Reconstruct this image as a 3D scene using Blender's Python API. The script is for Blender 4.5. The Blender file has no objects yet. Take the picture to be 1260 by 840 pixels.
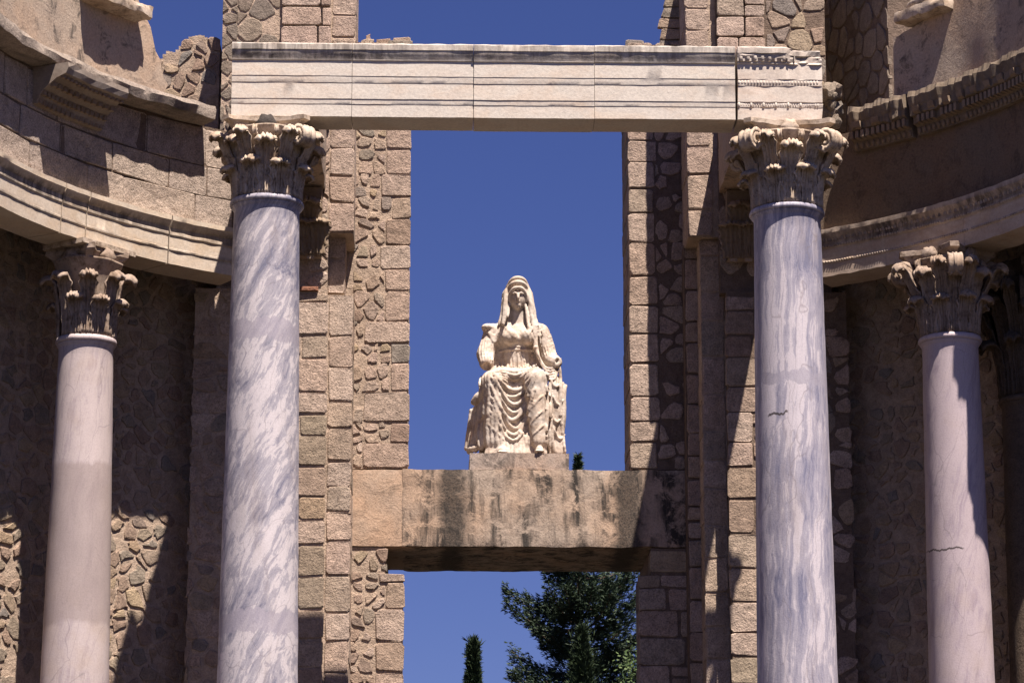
import bpy, bmesh, math, random
import numpy as np
from mathutils import Vector, Matrix, noise
R = math.radians
sc = bpy.context.scene
col = sc.collection
rng = random.Random(7)

# ------------------------------------------------------------------ camera, sky, sun
CX, CY, CZ = -0.98, -31.5, 1.7
PITCH, YAW, FPX = 13.3, -1.5, 3600.0
cam = bpy.data.cameras.new('camera'); co = bpy.data.objects.new('camera', cam); col.objects.link(co)
co.location = (CX, CY, CZ); co.rotation_euler = (R(90 + PITCH), 0, R(YAW))
cam.sensor_width = 36; cam.lens = FPX / 1260 * 36; cam.clip_start = .1; cam.clip_end = 6000
sc.camera = co

SUN = Vector((0.21, -0.40, 1.0)).normalized()          # towards the sun
el = math.asin(SUN.z); az = math.atan2(SUN.x, SUN.y)
w = bpy.data.worlds.new('World'); sc.world = w; w.use_nodes = True
nt = w.node_tree; nt.nodes.clear()
sky = nt.nodes.new('ShaderNodeTexSky'); sky.sky_type = 'NISHITA'; sky.sun_disc = False
sky.sun_elevation = el; sky.sun_rotation = az; sky.altitude = 300; sky.air_density = 1.0; sky.dust_density = 0.1; sky.ozone_density = 3.0
tint = nt.nodes.new('ShaderNodeMix'); tint.data_type = 'RGBA'; tint.blend_type = 'MULTIPLY'; tint.inputs[0].default_value = 1
tint.inputs[7].default_value = (.35, .35, .63, 1)
bg = nt.nodes.new('ShaderNodeBackground'); bg.inputs['Strength'].default_value = 0.05
wo = nt.nodes.new('ShaderNodeOutputWorld')
nt.links.new(sky.outputs[0], tint.inputs[6]); nt.links.new(tint.outputs[2], bg.inputs[0]); nt.links.new(bg.outputs[0], wo.inputs[0])

sl = bpy.data.lights.new('sun', 'SUN'); so = bpy.data.objects.new('sun', sl); col.objects.link(so)
sl.energy = 5.0; sl.angle = R(0.53); sl.color = (1.0, .885, .80)
so.rotation_euler = SUN.to_track_quat('Z', 'Y').to_euler(); so.location = (10, -20, 40)
sc.view_settings.view_transform = 'Standard'; sc.view_settings.look = 'None'
sc.view_settings.exposure = 1.26; sc.view_settings.gamma = 1

# ------------------------------------------------------------------ picture measurement -> place
MR = Matrix.Rotation(R(YAW), 3, 'Z') @ Matrix.Rotation(R(90 + PITCH), 3, 'X')
def P(px, py, Y):
    d = MR @ Vector((px - 630, 420 - py, -FPX)); t = (Y - CY) / d.y
    return Vector((CX, CY, CZ)) + d * t
def PX(px, Y, py=420): return P(px, py, Y).x
def PZ(py, Y, px=630): return P(px, py, Y).z
def ray_arc(px, py, Rr, yc):
    d = MR @ Vector((px - 630, 420 - py, -FPX)); o = Vector((CX, CY, CZ))
    a = d.x**2 + d.y**2; b = 2 * (o.x*d.x + (o.y - yc)*d.y); c = o.x**2 + (o.y - yc)**2 - Rr**2
    t = (-b + math.sqrt(max(0, b*b - 4*a*c))) / (2*a); p = o + d*t
    return math.atan2(p.x, p.y - yc), p.z

# ------------------------------------------------------------------ helpers
def link(o, parent=None):
    col.objects.link(o)
    if parent: o.parent = parent
    return o
def tag(o, label=None, cat=None, group=None, kind=None):
    for k, v in (('label', label), ('category', cat), ('group', group), ('kind', kind)):
        if v: o[k] = v
    return o
def empty(name, loc=(0, 0, 0), rz=0, **kw):
    o = bpy.data.objects.new(name, None); o.location = loc; o.rotation_euler = (0, 0, rz); o.empty_display_size = .2
    link(o); return tag(o, **kw)
def mesh_obj(name, verts, faces, m, parent=None, smooth=False, loc=None):
    me = bpy.data.meshes.new(name); me.from_pydata([tuple(v) for v in verts], [], faces); me.update()
    if m: me.materials.append(m)
    if smooth: me.polygons.foreach_set('use_smooth', [True]*len(me.polygons))
    o = bpy.data.objects.new(name, me); link(o, parent)
    if loc: o.location = loc
    return o
class MB:
    def __init__(s): s.v = []; s.f = []
    def add(s, vs, fs):
        n = len(s.v); s.v += [tuple(v) for v in vs]; s.f += [tuple(i + n for i in f) for f in fs]
    def box(s, x0, x1, y0, y1, z0, z1):
        s.add([(x0,y0,z0),(x1,y0,z0),(x1,y1,z0),(x0,y1,z0),(x0,y0,z1),(x1,y0,z1),(x1,y1,z1),(x0,y1,z1)],
              [(3,2,1,0),(4,5,6,7),(0,1,5,4),(1,2,6,5),(2,3,7,6),(3,0,4,7)])
    def build(s, name, m, parent=None, smooth=False, loc=None): return mesh_obj(name, s.v, s.f, m, parent, smooth, loc)
def grid_faces(nu, nv, closed_u=False, off=0, flip=False):
    fs = []
    for i in range(nu if closed_u else nu - 1):
        for j in range(nv - 1):
            a = i*nv + j; b = ((i+1) % nu)*nv + j
            f = (a+off, b+off, b+1+off, a+1+off)
            fs.append(f[::-1] if flip else f)
    return fs
def lathe(prof, n=64, noise_amp=0, seed=0):
    vs = []
    for i in range(n):
        a = 2*math.pi*i/n
        for r, z in prof: vs.append(Vector((r*math.sin(a), -r*math.cos(a), z)))
    if noise_amp:
        for v in vs:
            v += noise.noise_vector(v*4 + Vector((seed, 0, 0)))*noise_amp
    fs = grid_faces(n, len(prof), True, flip=False)
    fs.append(tuple(i*len(prof) for i in range(n))[::-1]); fs.append(tuple(i*len(prof) + len(prof)-1 for i in range(n)))
    return vs, fs
def smooth_by_angle(o, ang=35):
    me = o.data
    me.polygons.foreach_set('use_smooth', [True]*len(me.polygons))
    try: me.set_sharp_from_angle(angle=R(ang))
    except Exception: pass
def rough(vs, amp, freq, seed=0):
    out = []
    for v in vs:
        v = Vector(v); q = v*freq + Vector((seed*3.1, seed*1.7, seed))
        out.append(v + noise.noise_vector(q)*amp + noise.noise_vector(q*2.7)*amp*.5)
    return out

# ------------------------------------------------------------------ materials
KA = .60      # overall reflectance of the aged stone
def nodes(name):
    m = bpy.data.materials.new(name); m.use_nodes = True; t = m.node_tree; t.nodes.clear()
    o = t.nodes.new('ShaderNodeOutputMaterial'); b = t.nodes.new('ShaderNodeBsdfPrincipled')
    t.links.new(b.outputs[0], o.inputs[0]); b.inputs['Roughness'].default_value = .9
    b.inputs['Specular IOR Level'].default_value = .2
    return m, t, b
class T:
    """small node-building shorthand"""
    def __init__(s, t): s.t = t
    def n(s, k, **kw):
        x = s.t.nodes.new(k)
        for a, v in kw.items(): setattr(x, a, v)
        return x
    def l(s, a, b): s.t.links.new(a, b)
    def noise(s, vec, scale, detail=5, rough_=.6, dist=0, out='Fac'):
        x = s.n('ShaderNodeTexNoise'); x.inputs['Scale'].default_value = scale; x.inputs['Detail'].default_value = detail
        x.inputs['Roughness'].default_value = rough_; x.inputs['Distortion'].default_value = dist
        if vec: s.l(vec, x.inputs['Vector'])
        return x.outputs[out]
    def ramp(s, fac, stops, interp='LINEAR'):
        x = s.n('ShaderNodeValToRGB'); x.color_ramp.interpolation = interp; e = x.color_ramp.elements
        while len(e) > len(stops): e.remove(e[-1])
        while len(e) < len(stops): e.new(.5)
        for q, (p, c) in zip(e, stops):
            q.position = p; q.color = (c, c, c, 1) if isinstance(c, (int, float)) else (*c, 1)
        s.l(fac, x.inputs[0]); return x.outputs[0]
    def mix(s, fac, a, b, mode='MIX'):
        x = s.n('ShaderNodeMix', data_type='RGBA', blend_type=mode)
        for i, v in ((0, fac), (6, a), (7, b)):
            if isinstance(v, (int, float)): x.inputs[i].default_value = v
            elif isinstance(v, tuple): x.inputs[i].default_value = (*v, 1)
            else: s.l(v, x.inputs[i])
        return x.outputs[2]
    def math(s, op, a, b=0., c=0., clamp=False):
        x = s.n('ShaderNodeMath', operation=op, use_clamp=clamp)
        for i, v in enumerate((a, b, c)):
            if isinstance(v, (int, float)): x.inputs[i].default_value = v
            else: s.l(v, x.inputs[i])
        return x.outputs[0]
    def mapping(s, vec, loc=(0,0,0), rot=(0,0,0), scale=(1,1,1)):
        x = s.n('ShaderNodeMapping'); x.inputs[1].default_value = loc; x.inputs[2].default_value = rot; x.inputs[3].default_value = scale
        s.l(vec, x.inputs[0]); return x.outputs[0]
    def bump(s, h, strength, dist, bsdf, prev=None):
        x = s.n('ShaderNodeBump'); x.inputs['Strength'].default_value = strength; x.inputs['Distance'].default_value = dist
        s.l(h, x.inputs['Height'])
        if prev: s.l(prev, x.inputs['Normal'])
        s.l(x.outputs[0], bsdf.inputs['Normal']); return x.outputs[0]
def stone_mat(name, cols, speck=.5, bump=.6, stain=(.05,.045,.04), stain_amt=.3, scale=1.0):
    m, t, b = nodes(name); k = T(t)
    pos = k.n('ShaderNodeNewGeometry'); oi = k.n('ShaderNodeObjectInfo')
    rnd = k.math('FRACT', k.math('ADD', oi.outputs['Random'], pos.outputs['Random Per Island']))
    c = k.ramp(rnd, [(i/max(1, len(cols)-1), cc) for i, cc in enumerate(cols)])
    p = pos.outputs['Position']
    n1 = k.noise(p, 55*scale, 3, .7); n2 = k.noise(p, 9*scale, 6, .7); n3 = k.noise(p, 1.7*scale, 5, .65, .5)
    c = k.mix(1.0, c, k.ramp(n1, [(.3, 1-speck*.75), (.52, 1.0), (.72, 1+speck*.45)]), 'MULTIPLY')
    c = k.mix(1.0, c, k.ramp(n2, [(.3, .68), (.55, 1.02), (.75, 1.22)]), 'MULTIPLY')
    c = k.mix(k.ramp(n3, [(.55, 0), (.72, stain_amt)]), c, stain)
    c = k.mix(1., c, (KA, KA, KA), 'MULTIPLY')
    k.l(c, b.inputs['Base Color'])
    h = k.math('ADD', k.math('MULTIPLY', n1, .45), k.math('MULTIPLY', n2, 1.2))
    k.bump(h, bump, .03, b); return m
M = {}
M['granite'] = stone_mat('granite_ashlar', [(.72,.54,.42), (.62,.46,.355), (.76,.60,.48), (.67,.50,.40), (.56,.45,.35), (.73,.55,.41)], .7, .9)
M['rubble'] = stone_mat('rubble_stone', [(.58,.42,.28), (.40,.34,.27), (.62,.47,.35), (.51,.36,.27), (.37,.33,.29), (.64,.49,.32), (.54,.40,.30), (.46,.33,.25)], .5, .8)
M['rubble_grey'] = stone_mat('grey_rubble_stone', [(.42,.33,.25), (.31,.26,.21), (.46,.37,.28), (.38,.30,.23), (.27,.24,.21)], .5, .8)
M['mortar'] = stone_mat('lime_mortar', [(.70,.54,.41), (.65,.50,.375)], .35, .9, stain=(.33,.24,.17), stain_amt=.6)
M['mortar_dark'] = stone_mat('shaded_mortar', [(.31,.225,.165), (.28,.205,.155)], .35, .9, stain=(.14,.11,.09), stain_amt=.6)  # lime mortar with shade put into its colour, mainly for the right-hand walls
M['brick'] = stone_mat('old_brick', [(.42,.17,.10), (.46,.22,.14), (.36,.15,.09)], .4, .6)
M['slab'] = stone_mat('weathered_slab', [(.50,.41,.34), (.46,.38,.31)], .5, .7, stain=(.07,.065,.06), stain_amt=.85)
M['ground'] = stone_mat('sandy_ground', [(.06,.05,.036), (.055,.046,.034)], .3, .4, stain=(.05,.045,.035), stain_amt=.5, scale=.5)
M['paving'] = stone_mat('granite_paving', [(.09,.072,.058), (.08,.065,.052)], .5, .5)

def plaster_mat(name, base, stains, stain_x=(), amt=.6, thr=.5):
    """lime render with lichen blotches and run-off streaks; stain_x = [(x, half width)] of old leak marks"""
    m, t, b = nodes(name); k = T(t)
    p = k.n('ShaderNodeNewGeometry').outputs['Position']
    n1 = k.noise(p, 40, 4, .7); n2 = k.noise(p, 5, 8, .72, .6); n3 = k.noise(k.mapping(p, scale=(5, 5, .7)), 1.0, 6, .7, .4)
    c = k.mix(k.ramp(k.noise(p, 1.3, 5, .6), [(.4, 0), (.65, 1)]), base, tuple(x*y for x, y in zip(base, (1.1, .98, .88))))
    c = k.mix(1.0, c, k.ramp(n1, [(.3, .72), (.55, 1.0), (.75, 1.2)]), 'MULTIPLY')
    f = k.math('MULTIPLY', k.ramp(n2, [(thr, 0), (thr+.10, 1)]), k.ramp(n3, [(.42, .15), (.6, 1)]))
    if stain_x:
        sx = k.n('ShaderNodeSeparateXYZ'); k.l(p, sx.inputs[0])
        for x0, hw in stain_x:
            d = k.math('ABSOLUTE', k.math('SUBTRACT', k.math('ADD', sx.outputs[0], k.math('MULTIPLY', k.math('SUBTRACT', n2, .5), .45)), x0))
            g = k.ramp(k.math('DIVIDE', d, hw*2), [(.25, 1), (.7, 0)])
            f = k.math('MAXIMUM', f, k.math('MULTIPLY', g, k.ramp(n1, [(.2, .6), (.6, 1.)])), clamp=True)
    c = k.mix(k.math('MULTIPLY', f, amt), c, stains)
    c = k.mix(1., c, (KA, KA, KA), 'MULTIPLY')
    k.l(c, b.inputs['Base Color']); k.bump(k.math('ADD', k.math('MULTIPLY', n1, .3), n2), .55, .03, b); return m
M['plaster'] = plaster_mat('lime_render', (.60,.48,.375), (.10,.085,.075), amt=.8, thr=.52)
M['plaster_dark'] = plaster_mat('shaded_render', (.27,.20,.145), (.09,.07,.055), amt=.6)  # render coloured dark for the self-shaded right frieze
M['lintel'] = plaster_mat('lichened_concrete', (.66,.53,.42), (.055,.05,.045), [(PX(557, 3.6), .17), (PX(770, 3.6), .17)], amt=.96, thr=.42)
M['lintel_clean'] = plaster_mat('tan_concrete', (.66,.51,.39), (.16,.13,.10), amt=.6, thr=.53)
M['plinth_stone'] = plaster_mat('grey_plinth_stone', (.60,.50,.43), (.09,.08,.07), amt=.8, thr=.47)

def marble_mat(name, base=(.80,.72,.64), warm=(.74,.58,.44), dark=(.10,.08,.07), zblack=(), rough_=.6, grime=0.):
    m, t, b = nodes(name); k = T(t); b.inputs['Roughness'].default_value = rough_
    g = k.n('ShaderNodeNewGeometry'); p = g.outputs['Position']
    n1 = k.noise(p, 30, 5, .7); n2 = k.noise(k.mapping(p, scale=(2, 2, 4)), 1., 6, .65, .8)
    c = k.mix(k.ramp(n2, [(.42, 0), (.70, .9)]), base, warm)
    c = k.mix(1., c, k.ramp(n1, [(.3, .82), (.6, 1.04)]), 'MULTIPLY')
    v = k.noise(k.mapping(p, rot=(0, .5, 0), scale=(1, 1, 3)), 1.2, 8, .75, 1.6)
    c = k.mix(k.ramp(v, [(.485, 0), (.5, .28), (.515, 0)]), c, (.42,.38,.38))
    if grime:
        gn = k.noise(p, 7, 8, .75, .5); gn2 = k.noise(p, 26, 6, .7)
        c = k.mix(k.math('MULTIPLY', k.ramp(gn, [(.47, 0), (.60, 1)]), k.ramp(gn2, [(.38, .2), (.58, grime)])), c, (.16,.11,.075))
    if zblack:
        s = k.n('ShaderNodeSeparateXYZ'); k.l(p, s.inputs[0])
        for z0, hw, am in zblack:
            d = k.math('DIVIDE', k.math('ABSOLUTE', k.math('SUBTRACT', s.outputs[2], z0)), hw)
            st = k.noise(k.mapping(p, scale=(9, 9, 1.2)), 1., 5, .7); st2 = k.noise(p, 1.1, 3, .5)
            f = k.math('MULTIPLY', k.ramp(d, [(.4, 1), (1., 0)]), k.math('MULTIPLY', k.ramp(st, [(.38, .15), (.56, 1)]), k.ramp(st2, [(.35, .35), (.6, 1)])))
            c = k.mix(k.math('MULTIPLY', f, am), c, dark)
    c = k.mix(1., c, (KA, KA, KA), 'MULTIPLY')
    k.l(c, b.inputs['Base Color']); k.bump(k.math('ADD', n1, k.math('MULTIPLY', n2, .6)), .25, .012, b); return m
def column_marble(name, tilt, sc_z, white=(.83,.80,.82), grey=(.36,.37,.46), bands=(), patch=(.56,.50,.52), warm=.0, thr=.5, cracks=()):
    """veined marble; bands = [(z, half height)] of later repair mortar"""
    m, t, b = nodes(name); k = T(t); b.inputs['Roughness'].default_value = .5; b.inputs['Specular IOR Level'].default_value = .3
    p = k.n('ShaderNodeTexCoord').outputs['Object']
    q = k.mapping(p, rot=(0, R(-tilt), 0), scale=(1, 1, 1))
    q = k.mapping(q, scale=(10.5, 7.5, sc_z))
    wv = k.noise(k.mapping(p, scale=(1.2, 1.2, 1.0)), 1.6, 3, .5, 0, 'Color')
    q2 = k.n('ShaderNodeVectorMath', operation='MULTIPLY_ADD'); k.l(wv, q2.inputs[0]); q2.inputs[1].default_value = (1.8, 1.8, 1.2); k.l(q, q2.inputs[2])
    a = k.noise(q2.outputs[0], 1.0, 9, .68, .25); a2 = k.noise(q2.outputs[0], 3.2, 8, .72, .3); a3 = k.noise(p, 1.0, 3, .5)
    f = k.math('ADD', k.math('MULTIPLY', a, .70), k.math('MULTIPLY', a2, .30))
    f = k.math('ADD', f, k.math('MULTIPLY', k.math('SUBTRACT', a3, .5), .40))
    mid = tuple((x + y)/2 + .04 for x, y in zip(white, grey))
    c = k.ramp(f, [(thr-.11, grey), (thr-.02, tuple((x*.55+y*.45) for x, y in zip(grey, white))), (thr+.03, mid), (thr+.055, white), (thr+.16, tuple(min(.9, x*1.06) for x in white))])
    if warm: c = k.mix(k.ramp(k.noise(p, 2.2, 5, .6), [(.5, 0), (.7, warm)]), c, (.66,.52,.42))
    vo = k.n('ShaderNodeTexVoronoi', feature='DISTANCE_TO_EDGE'); vo.inputs['Scale'].default_value = 1.6
    k.l(k.mapping(q2.outputs[0], scale=(.3, .3, .45)), vo.inputs['Vector'])
    c = k.mix(k.ramp(vo.outputs['Distance'], [(.0, .5), (.012, 0)]), c, (.30,.26,.28))
    fine = k.noise(p, 60, 3, .6); edge = k.noise(k.mapping(p, scale=(3.5, 3.5, 1)), 1., 6, .65)
    s = k.n('ShaderNodeSeparateXYZ'); k.l(p, s.inputs[0])
    tot = None
    for z0, hh in bands:
        zz = k.math('ADD', s.outputs[2], k.math('MULTIPLY', k.math('SUBTRACT', edge, .5), .38))
        d = k.math('DIVIDE', k.math('ABSOLUTE', k.math('SUBTRACT', zz, z0)), hh)
        g = k.ramp(d, [(.94, 1), (1., 0)]); tot = g if tot is None else k.math('MAXIMUM', tot, g)
    if tot is not None: c = k.mix(k.math('MULTIPLY', tot, .72), c, k.mix(k.ramp(edge, [(.4, 0), (.6, 1)]), patch, tuple(x*.86 for x in patch)))
    for z0, x0, x1, th in cracks:        # open crack: a dark jagged line part way round the shaft
        zz = k.math('ADD', s.outputs[2], k.math('MULTIPLY', k.math('SUBTRACT', k.noise(k.mapping(p, scale=(4, 4, .2)), 1., 5, .7), .5), .22))
        g1 = k.ramp(k.math('ABSOLUTE', k.math('SUBTRACT', zz, z0)), [(th*.7, 1), (th, 0)])
        g2 = k.ramp(k.math('ABSOLUTE', k.math('SUBTRACT', s.outputs[0], (x0+x1)/2)), [((x1-x0)*.42, 1), ((x1-x0)*.5, 0)])
        c = k.mix(k.math('MULTIPLY', k.math('MULTIPLY', g1, g2), .9), c, (.07,.055,.05))
    gr = k.noise(k.mapping(p, scale=(3, 3, .5)), 1., 6, .7, .5)
    c = k.mix(k.ramp(gr, [(.55, 0), (.75, .45)]), c, (.40,.32,.28))
    c = k.mix(1., c, k.ramp(fine, [(.3, .90), (.6, 1.03)]), 'MULTIPLY')
    c = k.mix(1., c, (KA, KA, KA), 'MULTIPLY')
    k.l(c, b.inputs['Base Color']); k.bump(k.math('ADD', fine, k.math('MULTIPLY', a, 1.2)), .22, .01, b); return m
M['carved'] = marble_mat('weathered_carved_marble', (.84,.69,.54), (.50,.34,.21), rough_=.85, grime=.8)
M['carved_shaded'] = marble_mat('shaded_carved_stone', (.40,.30,.21), (.30,.20,.12), rough_=.85)  # carved stone painted dark brown to stand for shaded undersides and unlit capitals
M['statue'] = marble_mat('statue_marble', (.96,.84,.72), (.78,.58,.42), rough_=.8, grime=.45)
M['rosette'] = stone_mat('lichened_rosette', [(.10,.085,.075)], .3, .6)

# ------------------------------------------------------------------ masonry
def clip(poly, a, b, c):
    """keep the part of poly where a*x+b*y<=c"""
    out = []
    for i in range(len(poly)):
        p, q = poly[i], poly[(i+1) % len(poly)]
        dp, dq = a*p[0]+b*p[1]-c, a*q[0]+b*q[1]-c
        if dp <= 0: out.append(p)
        if dp*dq < 0:
            t = dp/(dp-dq); out.append((p[0]+(q[0]-p[0])*t, p[1]+(q[1]-p[1])*t))
    return out
def area(p): return .5*sum(p[i][0]*p[(i+1) % len(p)][1]-p[(i+1) % len(p)][0]*p[i][1] for i in range(len(p)))
def rubble_cells(u0, u1, v0, v1, su, sv, joint, g, hole=None):
    nu, nv = max(1, round((u1-u0)/su)), max(1, round((v1-v0)/sv)); su, sv = (u1-u0)/nu, (v1-v0)/nv
    pts = {}
    for i in range(-1, nu+1):
        for j in range(-1, nv+1):
            pts[i, j] = (u0+(i+.5+g.uniform(-.42, .42)+(.5 if j % 2 else 0)*.6)*su, v0+(j+.5+g.uniform(-.40, .40))*sv, g.choice((-.22, -.12, 0, 0, .12, .22))*su*sv)
    res = []
    for i in range(-1, nu+1):
        for j in range(nv):
            if (i, j) not in pts: continue
            x, y, w0 = pts[i, j]; jt = joint*g.uniform(.5, 1.6); poly = [(u0, v0), (u1, v0), (u1, v1), (u0, v1)]
            for a in range(-2, 3):
                for b in range(-2, 3):
                    if (a or b) and (i+a, j+b) in pts:
                        X, Y, w1 = pts[i+a, j+b]; dx, dy = X-x, Y-y; L = math.hypot(dx, dy)
                        poly = clip(poly, dx/L, dy/L, (dx*(x+X)/2+dy*(y+Y)/2)/L + (w0-w1)/2/L - jt/2)
                        if len(poly) < 3: break
                if len(poly) < 3: break
            if len(poly) >= 3 and area(poly) > su*sv*.10 and g.random() > .07: res.append(poly)
    return res
def ashlar_cells(u0, u1, v0, v1, rows, wmin, wmax, joint, g):
    res = []; v = v0; 
    while v < v1-.06:
        h = min(g.uniform(*rows), v1-v)
        if v1-(v+h) < rows[0]*.45: h = v1-v
        u = u0
        while u < u1-.02:
            wd = g.uniform(wmin*.8, wmax*1.15)
            if u+wd > u1-wmin*.45: wd = u1-u
            e = lambda: g.uniform(-.008, .008)
            if wd > .16 and h > .2 and wmin < .5 and g.random() < .16:      # two thinner stones instead of one block
                hh = h*g.uniform(.35, .65)
                res.append([(u+joint/2, v+joint/2), (u+wd-joint/2+e(), v+joint/2), (u+wd-joint/2+e(), v+hh-joint/2+e()), (u+joint/2, v+hh-joint/2+e())])
                res.append([(u+joint/2+e(), v+hh+joint/2), (u+wd-joint/2, v+hh+joint/2+e()), (u+wd-joint/2, v+h-joint/2), (u+joint/2, v+h-joint/2)])
            else: res.append([(u+joint/2+e(), v+joint/2+e()), (u+wd-joint/2+e(), v+joint/2+e()), (u+wd-joint/2+e(), v+h-joint/2+e()), (u+joint/2+e(), v+h-joint/2+e())])
            u += wd
        v += h
    return res
def stone_geo(poly, frame, depth, g, round_=.08, dome=.05, jag=.0, tilt=.0):
    if area(poly) < 0: poly = poly[::-1]
    cx = sum(p[0] for p in poly)/len(poly); cy = sum(p[1] for p in poly)/len(poly)
    pts = []
    n = len(poly)
    if n > 4: round_ = max(round_, .21)
    for i in range(n):
        p, a, b = poly[i], poly[i-1], poly[(i+1) % n]
        if n <= 7:
            r1, r2 = round_*g.uniform(.5, 1.4), round_*g.uniform(.5, 1.4)
            pts.append((p[0]+(a[0]-p[0])*r1, p[1]+(a[1]-p[1])*r1)); pts.append((p[0]+(b[0]-p[0])*r2, p[1]+(b[1]-p[1])*r2))
        else: pts.append((p[0]+(cx-p[0])*.06, p[1]+(cy-p[1])*.06))
    if jag: pts = [(p[0]+g.uniform(-jag, jag), p[1]+g.uniform(-jag, jag)) for p in pts]
    depth *= g.uniform(.45, 1.25)
    tx, ty = g.uniform(-tilt, tilt), g.uniform(-tilt, tilt); m = len(pts); size = math.sqrt(abs(area(poly)))
    vs = [frame(p[0], p[1], -.04) for p in pts]
    vs += [frame(p[0], p[1], depth*.55+g.uniform(-.15, .15)*depth) for p in pts]
    s = 1-min(.16, .016/size+.02)
    vs += [frame(cx+(p[0]-cx)*s, cy+(p[1]-cy)*s, depth*(1+g.uniform(-.18, .18))+(p[0]-cx)*tx+(p[1]-cy)*ty) for p in pts]
    vs.append(frame(cx, cy, depth*(1+dome)))
    fs = []
    for i in range(m):
        j = (i+1) % m
        fs += [(i, j, m+j, m+i), (m+i, m+j, 2*m+j, 2*m+i), (2*m+i, 2*m+j, 3*m)]
    return vs, fs
def lay(parent, cells, frame, m, g, depth=.03, name='stone', budget=None, round_flat=True, **kw):
    depth = min(depth, .024)*(.45 if round_flat else 1)
    """every stone an object of its own; past the budget (smallest first) they join one 'stuff' part"""
    cells = sorted(cells, key=lambda p: -abs(area(p))); rest = MB()
    for i, c in enumerate(cells):
        vs, fs = stone_geo(c, frame, depth, g, **kw)
        mm = g.choices(m[0], m[1])[0] if isinstance(m, tuple) else m
        if budget is None or i < budget: mesh_obj(name, vs, fs, mm, parent)
        else: rest.add(vs, fs)
    if rest.v:
        o = rest.build('small_stones', m[0][0] if isinstance(m, tuple) else m, parent); o['kind'] = 'stuff'
def front(Y): return lambda u, v, d: Vector((u, Y-d, v))
def side(X, s): return (lambda u, v, d: Vector((X+d, u, v))) if s > 0 else (lambda u, v, d: Vector((X-d, -u, v)))
def arcf(Rr, yc, s=-1):     # u = Rr*theta; d towards the centre
    return lambda u, v, d: Vector(((Rr-d)*math.sin(u/Rr), yc+(Rr-d)*math.cos(u/Rr), v))

# ------------------------------------------------------------------ sweeps
def arc_sweep(prof, Rr, yc, t0, t1, n, jag=None):
    """prof: closed list of (d, z), d = distance from the arc towards its centre"""
    vs = []; k = len(prof)
    for i in range(n+1):
        t = t0+(t1-t0)*i/n
        for j, (d, z) in enumerate(prof):
            dd, dz = jag(t, j, d, z) if jag else (0, 0)
            vs.append(Vector(((Rr-d-dd)*math.sin(t), yc+(Rr-d-dd)*math.cos(t), z+dz)))
    fs = []
    for i in range(n):
        for j in range(k):
            a, b = i*k+j, i*k+(j+1) % k; fs.append((a, b, b+k, a+k))
    fs.append(tuple(range(k))[::-1]); fs.append(tuple(n*k+j for j in range(k)))
    return vs, fs
def fix_normals(o):
    bm = bmesh.new(); bm.from_mesh(o.data); bmesh.ops.recalc_face_normals(bm, faces=bm.faces); bm.to_mesh(o.data); bm.free()

# ------------------------------------------------------------------ levels
FLOOR, PODIUM = 1.5, 3.4
YD, YB, YA = 3.6, 2.86, 2.6          # faces of the door wall, the stepped pilasters, the flank walls
YC_, RA = -3.14, 6.28                # centre and radius of the curved colonnade
ZS = PZ(141, -.42)                   # soffit of the straight architrave
ZT = PZ(53.5, -.42)                  # its top
XL, XR = PX(325, 0), PX(972, 0)      # axes of the tall columns

# ------------------------------------------------------------------ ground
o = MB(); o.add([(-900,-900,0),(900,-900,0),(900,900,0),(-900,900,0)], [(0,1,2,3)]); g0 = o.build('ground', M['ground']); tag(g0, kind='structure')
o = MB(); o.box(-14, 14, -8.5, 2.0, .004, FLOOR); g1 = o.build('stage_floor', M['paving']); tag(g1, kind='structure')
vs, fs = arc_sweep([(1.2, FLOOR+.004), (1.2, PODIUM), (-3.2, PODIUM), (-3.2, FLOOR+.004)], RA, YC_, R(-88), R(-27), 32); o = mesh_obj('podium', vs, fs, M['paving']); fix_normals(o); tag(o, kind='structure')
vs, fs = arc_sweep([(1.2, FLOOR+.004), (1.2, PODIUM), (-3.2, PODIUM), (-3.2, FLOOR+.004)], RA, YC_, R(27), R(88), 32); o = mesh_obj('podium', vs, fs, M['paving']); fix_normals(o); tag(o, kind='structure')
for sx in (-1, 1):
    o = MB(); o.box(sx*2.85-.8, sx*2.85+.8, -.85, 2.0, FLOOR+.004, PODIUM-.003); tag(o.build('podium', M['paving']), kind='structure')

# ------------------------------------------------------------------ door walls, pilasters, flank walls
ZB = PZ(870, YD)-.6                  # lowest level at which single stones are laid
ZL0, ZL1 = PZ(673, YD), PZ(577.5, YD)
BACK = 5.2
gs = random.Random(11)

def wall(name, label, cat, group=None): return empty(name, (0, 0, 0), label=label, cat=cat, group=group, kind='thing')

# left door wall (seen right of the tall column): rubble with ashlar quoins towards the opening
xi, xo = PX(504, YD), PX(434, YD)
lw = wall('door_jamb_wall', 'sunlit rubble and granite wall left of the statue opening', 'wall')
zt = PZ(50, YD)
b = MB(); b.box(xo-.5, xi-.03, YD+.006, BACK, ZL1+.004, zt-.04); b.build('wall_core', M['mortar'], lw)
xm = PX(462, YD)
v = ZL1+.01; cells = []
while v < zt-.1:
    h = gs.uniform(.24, .40); h = min(h, zt-v); wq = gs.choice((.22, .30, .36, .55))
    cells.append([(xi-wq, v+.012), (xi, v+.012), (xi, v+h-.012), (xi-wq, v+h-.012)])
    u = xo
    sub = rubble_cells(u, xi-wq-.02, v, v+h, .17, .16, .035, gs)
    cells += sub; v += h
lay(lw, cells, front(YD), (([M['granite'], M['rubble']]), (2, 1)), gs, .022, jag=.008, tilt=.03)
side_cells = ashlar_cells(YD+.02, BACK-.05, ZL1+.01, zt-.02, (.24, .42), .3, .6, .03, gs)
lay(lw, side_cells, side(xi-.03, 1), M['rubble'], gs, .03, jag=.012)
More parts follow.
